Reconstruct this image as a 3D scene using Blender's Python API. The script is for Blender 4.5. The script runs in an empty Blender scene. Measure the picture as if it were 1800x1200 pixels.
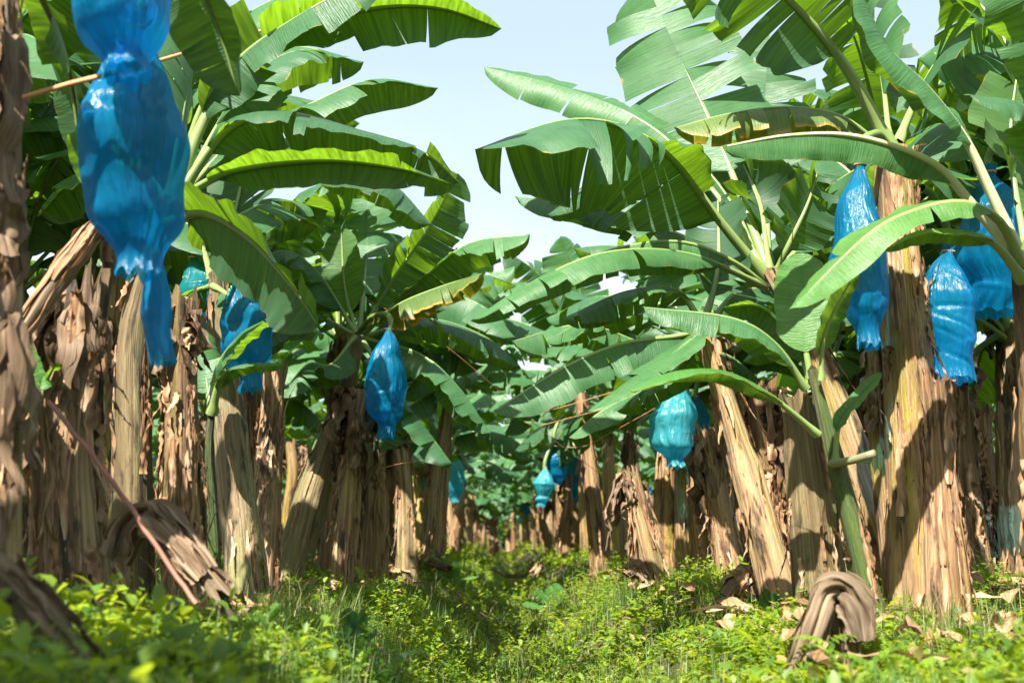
import bpy, math, random
import numpy as np
from mathutils import Vector

# ------------------------------------------------------------------ camera, sky, sun, exposure
sc = bpy.context.scene
COL = sc.collection
F = 2000.0                      # focal length in photograph pixels (1800 wide)
PITCH = math.atan(345 / F)
ZC = 0.42
cam = bpy.data.cameras.new('camera')
cam.sensor_width = 36.0
cam.lens = 36.0 * F / 1800
cam.clip_end = 2000
cam.clip_start = 0.05
cam.dof.use_dof = True
cam.dof.focus_distance = 6.4
cam.dof.aperture_fstop = 2.3
camo = bpy.data.objects.new('camera', cam)
COL.objects.link(camo)
camo.location = (0, 0, ZC)
camo.rotation_euler = (math.pi / 2 + PITCH, 0, 0)
sc.camera = camo

SUN = Vector((-0.25, -0.60, 0.76)).normalized()      # direction towards the sun
SUN_EL = math.asin(SUN.z)
SUN_ROT = math.atan2(SUN.x, SUN.y)
w = bpy.data.worlds.new('World')
sc.world = w
w.use_nodes = True
nt = w.node_tree
for n in list(nt.nodes):
    nt.nodes.remove(n)
sky = nt.nodes.new('ShaderNodeTexSky')
sky.sky_type = 'NISHITA'
sky.sun_disc = False
sky.sun_elevation = SUN_EL
sky.sun_rotation = SUN_ROT % (2 * math.pi)
sky.air_density = 1.0
sky.dust_density = 2.5
sky.ozone_density = 1.0
tc = nt.nodes.new('ShaderNodeTexCoord')
sep = nt.nodes.new('ShaderNodeSeparateXYZ')
nt.links.new(tc.outputs['Generated'], sep.inputs[0])
mapn = nt.nodes.new('ShaderNodeMapping')
mapn.inputs['Scale'].default_value = (2.2, 2.2, 6.0)
nt.links.new(tc.outputs['Generated'], mapn.inputs[0])
cn = nt.nodes.new('ShaderNodeTexNoise')
cn.inputs['Scale'].default_value = 2.0
cn.inputs['Detail'].default_value = 6
nt.links.new(mapn.outputs[0], cn.inputs['Vector'])
cr = nt.nodes.new('ShaderNodeMapRange')
cr.inputs[1].default_value = 0.40
cr.inputs[2].default_value = 0.66
nt.links.new(cn.outputs[0], cr.inputs[0])
er = nt.nodes.new('ShaderNodeMapRange')          # clouds gather towards the horizon
er.inputs[1].default_value = 0.40
er.inputs[2].default_value = 0.10
nt.links.new(sep.outputs[2], er.inputs[0])
mu = nt.nodes.new('ShaderNodeMath'); mu.operation = 'MULTIPLY'
nt.links.new(cr.outputs[0], mu.inputs[0]); nt.links.new(er.outputs[0], mu.inputs[1])
veil = nt.nodes.new('ShaderNodeMath'); veil.operation = 'MULTIPLY_ADD'   # thin high veil everywhere
veil.inputs[1].default_value = 0.55
veil.inputs[2].default_value = 0.45
nt.links.new(mu.outputs[0], veil.inputs[0])
mx = nt.nodes.new('ShaderNodeMixRGB')
mx.inputs[2].default_value = (4.9, 5.75, 5.9, 1)
nt.links.new(veil.outputs[0], mx.inputs[0])
nt.links.new(sky.outputs[0], mx.inputs[1])
bg = nt.nodes.new('ShaderNodeBackground')
bg.inputs['Strength'].default_value = 0.064
wo = nt.nodes.new('ShaderNodeOutputWorld')
nt.links.new(mx.outputs[0], bg.inputs[0])
nt.links.new(bg.outputs[0], wo.inputs[0])

sl = bpy.data.lights.new('sun', 'SUN')
sl.energy = 5.0
sl.angle = math.radians(0.55)
sl.color = (1.0, 0.93, 0.82)
so = bpy.data.objects.new('sun', sl)
COL.objects.link(so)
so.rotation_euler = (-SUN).to_track_quat('-Z', 'Y').to_euler()

sc.view_settings.view_transform = 'Standard'
sc.view_settings.look = 'None'
sc.view_settings.exposure = 1.9
sc.view_settings.gamma = 1.0
sc.cycles.max_bounces = 8
sc.cycles.diffuse_bounces = 4
sc.cycles.transmission_bounces = 6
sc.cycles.transparent_max_bounces = 8
sc.cycles.use_denoising = True
sc.cycles.caustics_reflective = False
sc.cycles.caustics_refractive = False
sc.cycles.sample_clamp_indirect = 6.0

# ------------------------------------------------------------------ helpers
FW = np.array([0, math.cos(PITCH), math.sin(PITCH)])
UP = np.array([0, -math.sin(PITCH), math.cos(PITCH)])
CAM = np.array([0, 0, ZC])


def P(px, py, Y):
    """world point seen at photo pixel (px, py), standing Y metres along the ditch"""
    d = FW + np.array([1.0, 0, 0]) * (px - 900) / F + UP * (600 - py) / F
    return CAM + d * (Y / d[1])


def unit(v):
    v = np.asarray(v, float)
    return v / (np.linalg.norm(v, axis=-1, keepdims=True) + 1e-12)


def mesh_obj(name, V, Fc, mats, parent=None, uv=None, mi=None, smooth=True, loc=None, me=None):
    if me is None:
        me = make_mesh(name, V, Fc, mats, uv, mi, smooth)
    o = bpy.data.objects.new(name, me)
    COL.objects.link(o)
    if parent is not None:
        o.parent = parent
    if loc is not None:
        o.location = loc
    return o


def make_mesh(name, V, Fc, mats, uv=None, mi=None, smooth=True):
    """Fc: (n,4) or (n,3) index array; uv per vertex"""
    V = np.asarray(V, np.float32)
    Fc = np.asarray(Fc, np.int32)
    k = Fc.shape[1]
    me = bpy.data.meshes.new(name)
    me.vertices.add(len(V))
    me.vertices.foreach_set('co', V.ravel())
    me.loops.add(Fc.size)
    me.loops.foreach_set('vertex_index', Fc.ravel())
    me.polygons.add(len(Fc))
    me.polygons.foreach_set('loop_start', np.arange(0, Fc.size, k, dtype=np.int32))
    try:
        me.polygons.foreach_set('loop_total', np.full(len(Fc), k, np.int32))
    except Exception:
        pass
    if not isinstance(mats, (list, tuple)):
        mats = [mats]
    for m in mats:
        me.materials.append(m)
    if mi is not None:
        me.polygons.foreach_set('material_index', np.asarray(mi, np.int32))
    me.polygons.foreach_set('use_smooth', np.full(len(Fc), smooth))
    if uv is not None:
        l = me.uv_layers.new(name='uv')
        l.data.foreach_set('uv', np.asarray(uv, np.float32)[Fc.ravel()].ravel())
    me.update()
    me.validate()
    return me


def tag(o, label=None, cat=None, group=None, kind=None):
    if label: o['label'] = label
    if cat: o['category'] = cat
    if group: o['group'] = group
    if kind: o['kind'] = kind
    return o


def thing(name, label, cat, loc=(0, 0, 0), group=None):
    o = bpy.data.objects.new(name, None)
    o.empty_display_size = 0.1
    COL.objects.link(o)
    o.location = loc
    return tag(o, label, cat, group)


def dup(root, loc, rz=0.0, sc_=1.0, tilt=(0, 0)):
    r = root.copy()
    COL.objects.link(r)
    r.location = loc
    r.rotation_euler = (tilt[0], tilt[1], rz)
    r.scale = (sc_,) * 3
    for ch in list(root.children):
        c = ch.copy(); COL.objects.link(c); c.parent = r
        for g in list(ch.children):
            d = g.copy(); COL.objects.link(d); d.parent = c
    return r


class Acc:
    """collects grids of quads into one mesh"""
    def __init__(s):
        s.V = []; s.F = []; s.U = []; s.M = []; s.n = 0

    def grid(s, G, U, m=0, closed=False):
        G = np.asarray(G); r, c = G.shape[:2]
        idx = np.arange(r * c).reshape(r, c) + s.n
        if closed:
            nx = np.roll(idx, -1, axis=1)
            q = np.stack([idx[:-1], nx[:-1], nx[1:], idx[1:]], -1).reshape(-1, 4)
        else:
            q = np.stack([idx[:-1, :-1], idx[:-1, 1:], idx[1:, 1:], idx[1:, :-1]], -1).reshape(-1, 4)
        s.V.append(G.reshape(-1, 3)); s.U.append(np.asarray(U).reshape(-1, 2)); s.F.append(q)
        s.M.append(np.full(len(q), m)); s.n += r * c

    def mesh(s, name, mats, smooth=True):
        return make_mesh(name, np.vstack(s.V), np.vstack(s.F), mats, np.vstack(s.U), np.concatenate(s.M), smooth)

    def merge(s, b):
        for V, Fq, U, M in zip(b.V, b.F, b.U, b.M):
            s.V.append(V); s.U.append(U); s.M.append(M)
        for Fq in b.F:
            s.F.append(Fq + s.n)
        s.n += b.n


def spline(C, n):
    """Catmull-Rom through control points, n samples spaced evenly along the arc"""
    C = np.asarray(C, float)
    if len(C) == 2:
        C = np.vstack([C[0], C.mean(0), C[1]])
    Q = np.vstack([2 * C[0] - C[1], C, 2 * C[-1] - C[-2]])
    out = []
    for i in range(1, len(Q) - 2):
        t = np.linspace(0, 1, 24, endpoint=False)[:, None]
        p0, p1, p2, p3 = Q[i - 1], Q[i], Q[i + 1], Q[i + 2]
        out.append(.5 * ((2 * p1) + (-p0 + p2) * t + (2 * p0 - 5 * p1 + 4 * p2 - p3) * t ** 2 + (-p0 + 3 * p1 - 3 * p2 + p3) * t ** 3))
    D = np.vstack(out + [C[-1:]])
    L = np.concatenate([[0], np.cumsum(np.linalg.norm(np.diff(D, axis=0), axis=1))])
    s = np.linspace(0, L[-1], n)
    return np.stack([np.interp(s, L, D[:, k]) for k in range(3)], -1), L[-1]


def wob(rng, n=4, f0=1.0):
    """a random smooth 1-D function made of sines"""
    fr = [f0 * (1.7 ** i) * rng.uniform(.8, 1.25) for i in range(n)]
    ph = [rng.uniform(0, 6.28) for _ in range(n)]
    am = [1 / (1.5 ** i) for i in range(n)]
    tot = sum(am)
    return lambda x: sum(a * np.sin(f * x + p) for a, f, p in zip(am, fr, ph)) / tot


# ------------------------------------------------------------------ materials
def N(nt, typ, **kw):
    n = nt.nodes.new('ShaderNode' + typ)
    for k, v in kw.items():
        setattr(n, k, v)
    return n


def new_mat(name):
    m = bpy.data.materials.new(name)
    m.use_nodes = True
    nt = m.node_tree
    for n in list(nt.nodes):
        nt.nodes.remove(n)
    out = N(nt, 'OutputMaterial')
    return m, nt, out


def link(nt, a, b):
    nt.links.new(a, b)


def ramp(nt, fac, stops):
    r = N(nt, 'ValToRGB')
    e = r.color_ramp.elements
    while len(e) < len(stops):
        e.new(0.5)
    for i, (p, c) in enumerate(stops):
        e[i].position = p
        e[i].color = (*c, 1)
    link(nt, fac, r.inputs[0])
    return r.outputs[0]


def mixc(nt, fac, a, b, mode='MIX'):
    n = N(nt, 'MixRGB', blend_type=mode)
    for i, v in enumerate((fac, a, b)):
        if isinstance(v, (int, float)):
            n.inputs[i].default_value = v
        elif isinstance(v, tuple):
            n.inputs[i].default_value = (*v, 1)
        else:
            link(nt, v, n.inputs[i])
    return n.outputs[0]


def maprange(nt, v, a, b, c=0, d=1):
    n = N(nt, 'MapRange')
    link(nt, v, n.inputs[0])
    for i, x in enumerate((a, b, c, d)):
        n.inputs[i + 1].default_value = x
    return n.outputs[0]


def math_(nt, op, a, b):
    n = N(nt, 'Math', operation=op)
    for i, v in enumerate((a, b)):
        if isinstance(v, (int, float)):
            n.inputs[i].default_value = v
        else:
            link(nt, v, n.inputs[i])
    return n.outputs[0]


def uvnoise(nt, su, sv, detail=3, rough=.55, seed=True):
    uv = N(nt, 'UVMap')
    mp = N(nt, 'Mapping')
    mp.inputs['Scale'].default_value = (su, sv, 1)
    link(nt, uv.outputs[0], mp.inputs[0])
    no = N(nt, 'TexNoise', noise_dimensions='4D')
    no.inputs['Scale'].default_value = 1
    no.inputs['Detail'].default_value = detail
    no.inputs['Roughness'].default_value = rough
    link(nt, mp.outputs[0], no.inputs['Vector'])
    if seed:
        oi = N(nt, 'ObjectInfo')
        link(nt, math_(nt, 'MULTIPLY', oi.outputs['Random'], 37.0), no.inputs['W'])
    return no.outputs[0]


def leaf_material(name, top_a, top_b, under, glow, yellow=0.0, transl=.38, rough=.45):
    m, nt, out = new_mat(name)
    uv = N(nt, 'UVMap'); sp = N(nt, 'SeparateXYZ'); link(nt, uv.outputs[0], sp.inputs[0])
    veins = uvnoise(nt, 150, 1.6, 2)
    blot = uvnoise(nt, 5, 3, 4)
    oi = N(nt, 'ObjectInfo')
    top = mixc(nt, maprange(nt, blot, .3, .7), top_a, top_b)
    top = mixc(nt, maprange(nt, veins, .3, .7, 0, .30), top, tuple(min(1, c * 1.7) for c in top_b))
    hs = N(nt, 'HueSaturation')
    link(nt, maprange(nt, oi.outputs['Random'], 0, 1, .478, .512), hs.inputs['Hue'])
    link(nt, maprange(nt, oi.outputs['Random'], 0, 1, 1.25, .8), hs.inputs['Value'])
    link(nt, top, hs.inputs['Color'])
    geo = N(nt, 'NewGeometry')
    col = mixc(nt, geo.outputs['Backfacing'], hs.outputs[0], under)
    # dry, yellowed margin
    edge = math_(nt, 'ADD', sp.outputs[1], math_(nt, 'MULTIPLY', uvnoise(nt, 9, 2, 4), .34))
    em = maprange(nt, edge, 1.165 - yellow * .70, 1.23 - yellow * .4)
    dry = mixc(nt, uvnoise(nt, 40, 4, 3), (.22, .10, .02), (.48, .36, .05))
    col = mixc(nt, em, col, dry)
    sp_ = maprange(nt, uvnoise(nt, 26, 11, 3, .6), .69, .73, 0, .7)
    col = mixc(nt, sp_, col, (.16, .10, .035))
    gl = mixc(nt, maprange(nt, uvnoise(nt, 55, .8, 3), .34, .66), tuple(c * .40 for c in glow), glow)
    gl = mixc(nt, maprange(nt, em, 0, 1, 0, .9), gl, (.65, .33, .03))
    bs = N(nt, 'BsdfPrincipled')
    link(nt, col, bs.inputs['Base Color'])
    link(nt, maprange(nt, geo.outputs['Backfacing'], 0, 1, rough, .55), bs.inputs['Roughness'])
    bs.inputs['Specular IOR Level'].default_value = .45
    tr = N(nt, 'BsdfTranslucent'); link(nt, gl, tr.inputs['Color'])
    bu = N(nt, 'Bump'); bu.inputs['Strength'].default_value = .75; bu.inputs['Distance'].default_value = .006
    link(nt, veins, bu.inputs['Height'])
    link(nt, bu.outputs[0], bs.inputs['Normal'])
    ms = N(nt, 'MixShader'); ms.inputs[0].default_value = transl
    link(nt, bs.outputs[0], ms.inputs[1]); link(nt, tr.outputs[0], ms.inputs[2])
    link(nt, ms.outputs[0], out.inputs[0])
    return m


M = {}
M['leaf'] = leaf_material('banana_leaf', (.026, .092, .036), (.052, .138, .058), (.030, .082, .038), (.27, .52, .018))
M['leaf_young'] = leaf_material('young_leaf', (.050, .15, .025), (.08, .21, .05), (.06, .14, .04), (.32, .56, .03), transl=.38)
M['leaf_yellow'] = leaf_material('yellowing_leaf', (.06, .12, .025), (.10, .16, .04), (.08, .11, .03), (.42, .46, .03), yellow=.22)


def rib_material(name, a, b):
    m, nt, out = new_mat(name)
    c = mixc(nt, uvnoise(nt, 40, 3, 3), a, b)
    bs = N(nt, 'BsdfPrincipled'); link(nt, c, bs.inputs['Base Color']); bs.inputs['Roughness'].default_value = .38
    link(nt, bs.outputs[0], out.inputs[0])
    return m


M['rib'] = rib_material('leaf_rib', (.12, .19, .05), (.24, .32, .11))
M['cut_stalk'] = rib_material('cut_stalk', (.10, .11, .05), (.22, .22, .12))
M['rib_pale'] = rib_material('pale_leaf_rib', (.34, .38, .20), (.50, .50, .32))


def stem_material(name, dark, mid, light, green, gfac):
    m, nt, out = new_mat(name)
    streak = uvnoise(nt, 24, 1.1, 8, .72)
    patch = uvnoise(nt, 7, 1.0, 4, .6)
    fine = uvnoise(nt, 130, 6, 3)
    spots = uvnoise(nt, 60, 22, 2)
    c = ramp(nt, streak, [(.26, dark), (.44, mid), (.60, light), (.76, tuple(min(1, x * 1.25) for x in light))])
    c2 = ramp(nt, streak, [(.30, tuple(x * .4 for x in green)), (.5, green), (.75, tuple(min(1, x * 1.5) for x in green))])
    panel = uvnoise(nt, 15, .26, 1.5, .45)
    cp = ramp(nt, panel, [(.30, tuple(x * 1.6 for x in dark)), (.40, mid), (.455, light), (.50, tuple(x * .62 for x in mid)), (.555, tuple(min(1, x * 1.12) for x in light)), (.61, green), (.68, tuple(x * 1.8 for x in dark))])
    c = mixc(nt, .62, c, cp)
    c = mixc(nt, maprange(nt, patch, .62 - gfac * .3, .74 - gfac * .3), c, c2)
    c = mixc(nt, maprange(nt, fine, .35, .65, 0, .35), c, tuple(x * .7 for x in dark))
    c = mixc(nt, maprange(nt, uvnoise(nt, 9, 1.6, 5, .7), .54, .61, 0, .9), c, tuple(x * .5 for x in dark))
    c = mixc(nt, maprange(nt, spots, .66, .70, 0, .7), c, (.02, .014, .01))
    oi = N(nt, 'ObjectInfo')
    hs = N(nt, 'HueSaturation'); link(nt, c, hs.inputs['Color'])
    link(nt, maprange(nt, oi.outputs['Random'], 0, 1, .60, 1.25), hs.inputs['Value'])
    link(nt, maprange(nt, oi.outputs['Random'], 0, 1, 1.2, .95), hs.inputs['Saturation'])
    c = hs.outputs[0]
    bs = N(nt, 'BsdfPrincipled'); link(nt, c, bs.inputs['Base Color']); bs.inputs['Roughness'].default_value = .55
    h = math_(nt, 'ADD', streak, math_(nt, 'MULTIPLY', fine, .4))
    bu = N(nt, 'Bump'); bu.inputs['Strength'].default_value = 1.0; bu.inputs['Distance'].default_value = .03
    link(nt, h, bu.inputs['Height']); link(nt, bu.outputs[0], bs.inputs['Normal'])
    link(nt, bs.outputs[0], out.inputs[0])
    return m


M['stem'] = stem_material('dry_stem', (.034, .018, .010), (.19, .108, .048), (.47, .33, .185), (.20, .19, .05), .15)
M['stem_mixed'] = stem_material('mixed_stem', (.030, .017, .010), (.21, .115, .046), (.48, .325, .17), (.30, .23, .045), .42)
M['stem_green'] = stem_material('green_stem', (.055, .038, .02), (.22, .16, .085), (.40, .32, .19), (.21, .21, .08), .45)
M['stem_young'] = stem_material('young_stem', (.035, .028, .018), (.085, .10, .038), (.19, .19, .08), (.085, .135, .035), .62)
M['stem_red'] = stem_material('reddish_stem', (.045, .016, .010), (.21, .10, .042), (.48, .33, .19), (.22, .15, .05), .2)


def flap_material(name, a, b, c_):
    m, nt, out = new_mat(name)
    s = uvnoise(nt, 55, 2, 4, .6)
    c = ramp(nt, s, [(.28, a), (.48, b), (.7, c_)])
    c = mixc(nt, maprange(nt, uvnoise(nt, 6, 3, 3), .5, .66, 0, .7), c, a)
    bs = N(nt, 'BsdfPrincipled'); link(nt, c, bs.inputs['Base Color']); bs.inputs['Roughness'].default_value = .7
    bs.inputs['Specular IOR Level'].default_value = .3
    tr = N(nt, 'BsdfTranslucent'); link(nt, c, tr.inputs['Color'])
    bu = N(nt, 'Bump'); bu.inputs['Strength'].default_value = .8; bu.inputs['Distance'].default_value = .012
    link(nt, s, bu.inputs['Height']); link(nt, bu.outputs[0], bs.inputs['Normal'])
    ms = N(nt, 'MixShader'); ms.inputs[0].default_value = .18
    link(nt, bs.outputs[0], ms.inputs[1]); link(nt, tr.outputs[0], ms.inputs[2])
    link(nt, ms.outputs[0], out.inputs[0])
    return m


M['flap'] = flap_material('dry_sheath', (.075, .034, .016), (.32, .185, .095), (.62, .46, .31))
M['dead'] = flap_material('dead_leaf', (.055, .033, .020), (.17, .11, .065), (.36, .27, .18))
M['log'] = flap_material('fallen_stem', (.035, .024, .014), (.13, .092, .054), (.30, .23, .15))


def bag_material(name, base, trc, clear):
    m, nt, out = new_mat(name)
    wr = uvnoise(nt, 26, 3.5, 5, .6)
    cr_ = uvnoise(nt, 8, 4, 3, .6)
    bs = N(nt, 'BsdfPrincipled')
    link(nt, mixc(nt, cr_, tuple(c * .7 for c in base), tuple(min(1, c * 1.25) for c in base)), bs.inputs['Base Color'])
    bs.inputs['Roughness'].default_value = .20
    bs.inputs['Specular IOR Level'].default_value = .7
    tr = N(nt, 'BsdfTranslucent'); tr.inputs['Color'].default_value = (*trc, 1)
    tp = N(nt, 'BsdfTransparent'); tp.inputs['Color'].default_value = (.12, .55, .88, 1)
    bu = N(nt, 'Bump'); bu.inputs['Strength'].default_value = .75; bu.inputs['Distance'].default_value = .03
    link(nt, math_(nt, 'ADD', wr, cr_), bu.inputs['Height'])
    link(nt, bu.outputs[0], bs.inputs['Normal']); link(nt, bu.outputs[0], tr.inputs['Normal'])
    a = N(nt, 'MixShader'); a.inputs[0].default_value = .52
    link(nt, bs.outputs[0], a.inputs[1]); link(nt, tr.outputs[0], a.inputs[2])
    b = N(nt, 'MixShader'); b.inputs[0].default_value = clear
    link(nt, a.outputs[0], b.inputs[1]); link(nt, tp.outputs[0], b.inputs[2])
    link(nt, b.outputs[0], out.inputs[0])
    return m


M['bag'] = bag_material('blue_film', (.005, .26, .52), (.01, .52, .88), .42)
M['bag_pale'] = bag_material('pale_blue_film', (.08, .48, .58), (.10, .68, .80), .32)
M['bag_teal'] = bag_material('teal_film', (.02, .30, .36), (.05, .55, .55), .34)


def plain(name, col, rough=.6, var=.25, scale=8.0, bump=0.0):
    m, nt, out = new_mat(name)
    t = N(nt, 'TexCoord')
    no = N(nt, 'TexNoise'); no.inputs['Scale'].default_value = scale; no.inputs['Detail'].default_value = 4
    link(nt, t.outputs['Object'], no.inputs['Vector'])
    c = mixc(nt, no.outputs[0], tuple(x * (1 - var) for x in col), tuple(min(1, x * (1 + var)) for x in col))
    bs = N(nt, 'BsdfPrincipled'); link(nt, c, bs.inputs['Base Color']); bs.inputs['Roughness'].default_value = rough
    if bump:
        bu = N(nt, 'Bump'); bu.inputs['Strength'].default_value = .6; bu.inputs['Distance'].default_value = bump
        link(nt, no.outputs[0], bu.inputs['Height']); link(nt, bu.outputs[0], bs.inputs['Normal'])
    link(nt, bs.outputs[0], out.inputs[0])
    return m


M['fruit'] = plain('green_banana', (.10, .22, .04), .45)
M['stalk'] = plain('bunch_stalk', (.12, .19, .05), .5)
M['twine'] = plain('orange_twine', (.52, .24, .11), .7, .3, 30)
M['stick'] = plain('red_stick', (.24, .10, .065), .6, .4, 12, .004)
M['soil'] = plain('soil', (.045, .034, .018), .95, .5, 5, .03)


def weed_material(name, a, b, glow, vary=6.0):
    m, nt, out = new_mat(name)
    t = N(nt, 'TexCoord')
    no = N(nt, 'TexNoise'); no.inputs['Scale'].default_value = vary; no.inputs['Detail'].default_value = 5
    link(nt, t.outputs['Object'], no.inputs['Vector'])
    ge = N(nt, 'NewGeometry')
    f = math_(nt, 'ADD', math_(nt, 'MULTIPLY', no.outputs[0], .7), math_(nt, 'MULTIPLY', ge.outputs['Random Per Island'], .5))
    c = mixc(nt, maprange(nt, f, .3, .85), a, b)
    c = mixc(nt, maprange(nt, ge.outputs['Random Per Island'], .955, .96), c, (.30, .21, .10))
    g = mixc(nt, maprange(nt, f, .3, .85), tuple(x * .7 for x in glow), glow)
    bs = N(nt, 'BsdfPrincipled'); link(nt, c, bs.inputs['Base Color']); bs.inputs['Roughness'].default_value = .48
    bs.inputs['Specular IOR Level'].default_value = .4
    tr = N(nt, 'BsdfTranslucent'); link(nt, g, tr.inputs['Color'])
    ms = N(nt, 'MixShader'); ms.inputs[0].default_value = .38
    link(nt, bs.outputs[0], ms.inputs[1]); link(nt, tr.outputs[0], ms.inputs[2])
    link(nt, ms.outputs[0], out.inputs[0])
    return m


M['weed'] = weed_material('weed_leaf', (.030, .088, .012), (.15, .24, .022), (.58, .75, .025))
M['grass'] = weed_material('grass_blade', (.03, .085, .015), (.10, .165, .035), (.36, .50, .05))
M['drygrass'] = weed_material('dry_grass', (.22, .17, .08), (.40, .32, .17), (.5, .4, .2))

# ------------------------------------------------------------------ ground
def xc(y):
    return 0.10 - 0.012 * np.clip(y - 5, -8, 60)


def ground_z(x, y):
    x = np.asarray(x, float); y = np.asarray(y, float)
    u = np.abs(x - xc(y))
    t = np.clip((u - .10) / .85, 0, 1)
    t = t * t * (3 - 2 * t)
    z = -0.50 + .46 * t
    t2 = np.clip((u - .8) / 1.6, 0, 1)
    z = z + .06 * t2
    z = z + .035 * np.sin(1.3 * x + .7 * y) + .025 * np.sin(2.9 * x - 1.9 * y + 1) + .02 * np.sin(5.1 * y + 3 * x)
    z = z + .12 * np.exp(-((x + 1.5) / .9) ** 2 - ((y - 2.6) / 1.3) ** 2)
    z = z + .05 * np.exp(-((x - 1.7) / .9) ** 2 - ((y - 3.0) / 1.3) ** 2)
    return z


def axis(lo, hi, fine, step, g=1.25):
    a = list(np.arange(-fine, fine + 1e-6, step))
    s = step
    while a[-1] < hi:
        s *= g; a.append(a[-1] + s)
    s = step
    while a[0] > lo:
        s *= g; a.insert(0, a[0] - s)
    return np.array(a)


gx = axis(-500, 500, 7, .14)
gy = axis(-60, 900, 22, .16)
X, Yg = np.meshgrid(gx, gy)
A = Acc()
A.grid(np.stack([X, Yg, ground_z(X, Yg)], -1), np.stack([X, Yg], -1))
mesh_obj('ground', None, None, None, me=A.mesh('ground', [M['soil']]))
tag(bpy.data.objects['ground'], 'dark soil of the banana plantation with a narrow weedy ditch down the middle', kind='structure')

# ------------------------------------------------------------------ banana leaf
def blade_width(t, pet):
    q = np.clip((t - pet) / (1 - pet), 0, 1)
    a = np.clip(q / .16, 0, 1) ** .55
    b = 1 - np.clip((q - .55) / .45, 0, 1) ** 2.4
    return a * np.clip(b, 0, 1) ** .62


def leaf_acc(ctrl, W, face=(0, 0, 1), fold=(-15, -15), curl=35, tears=5, pet=.16, seed=0, ns=46, nc=6, blade=True, rib=True, rib_r=.020, m_rib=1, wave=1.0):
    """fold = (side nearer the camera, side farther from it), degrees above the leaf's own plane"""
    rng = random.Random(seed * 7919 + 13)
    Pn, L = spline(ctrl, ns + 1)
    T = unit(np.gradient(Pn, axis=0))
    U = np.tile(np.asarray(face, float), (ns + 1, 1))
    U = unit(U - (U * T).sum(1, keepdims=True) * T)
    S = np.cross(T, U)
    tt = np.linspace(0, 1, ns + 1)
    A = Acc()
    near = -1 if S[ns // 2, 1] > 0 else 1
    ip = lambda Arr, t: np.stack([np.interp(t, tt, Arr[:, k]) for k in range(3)], -1)
    if blade:
        for sg in (1, -1):
            f0 = fold[0] if sg == near else fold[1]
            cuts = sorted(pet + (1 - pet) * rng.uniform(.08, .93) for _ in range(tears))
            cuts = [pet] + [c for i, c in enumerate(cuts) if i == 0 or c - cuts[i - 1] > .022] + [1.0]
            w1, w2, w3 = wob(rng, 3, 7), wob(rng, 3, 14), wob(rng, 4, 26)
            for k in range(len(cuts) - 1):
                t0, t1 = cuts[k], cuts[k + 1]
                n = max(3, int((t1 - t0) * ns * 1.15) + 2)
                t = np.linspace(t0, t1, n)
                w = W * blade_width(t, pet) * (1 + .07 * w2(t))
                if k not in (0, len(cuts) - 2):
                    w = w * rng.uniform(.94, 1.03)
                da = rng.gauss(0, 13) if tears else 0
                dc = rng.gauss(0, 16)
                droop = rng.uniform(0, 1) ** 2 * 34
                p = ip(Pn, t); Tt = unit(ip(T, t)); Ut = unit(ip(U, t)); St = np.cross(Tt, Ut)
                base = np.radians(f0 + da * .4 - droop * .6 + 9 * wave * w1(t * 1.0))
                gap = .012 + .20 * rng.random() ** 3.5 if tears else 0
                G = np.zeros((n, nc + 1, 3)); UVs = np.zeros((n, nc + 1, 2))
                pos = p + Ut * .004
                G[:, 0] = pos
                for j in range(1, nc + 1):
                    s = j / nc
                    a = base - np.radians((curl + dc) * s * s * .9) + np.radians(da * .8) * s + np.radians(15 * wave) * w3(t) * s * s
                    st = (w / nc)[:, None]
                    pos = pos + st * (np.cos(a)[:, None] * St * sg + np.sin(a)[:, None] * Ut) + Tt * st * .16
                    sh = ((t0 + t1) / 2 - t)[:, None] * L * gap * s ** 1.5
                    G[:, j] = pos + Tt * sh
                    UVs[:, j, 1] = s
                UVs[:, :, 0] = (t * L)[:, None] + seed * 3.3
                if sg == -1:
                    G = G[::-1]; UVs = UVs[::-1]
                A.grid(G[:, ::-1] if False else G, UVs, 0)
    if rib:
        n = 7
        m = 26
        t = np.linspace(0, .985, m)
        p = ip(Pn, t); Tt = unit(ip(T, t)); Ut = unit(ip(U, t)); St = np.cross(Tt, Ut)
        r = rib_r * (1 - .9 * np.clip(t / .97, 0, 1) ** .75) + .0022
        r[t < .04] *= 1.25
        th = np.linspace(0, 2 * np.pi, n, endpoint=False)
        R = r[:, None, None]
        G = (p - Ut * (r * .55)[:, None])[:, None, :] + R * (np.cos(th)[None, :, None] * St[:, None, :] * 1.15 + np.sin(th)[None, :, None] * Ut[:, None, :] * .85)
        UVs = np.stack(np.broadcast_arrays(th[None, :] * .02, (t * L)[:, None]), -1)
        A.grid(G, UVs, m_rib, closed=True)
    return A


# ------------------------------------------------------------------ stems, sheaths, dead leaves
def tube_frame(Pn):
    T = unit(np.gradient(Pn, axis=0))
    ref = np.tile(np.array([0., 1., 0.]), (len(Pn), 1))
    Bx = unit(np.cross(ref, T))
    By = np.cross(T, Bx)
    return T, Bx, By


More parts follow.
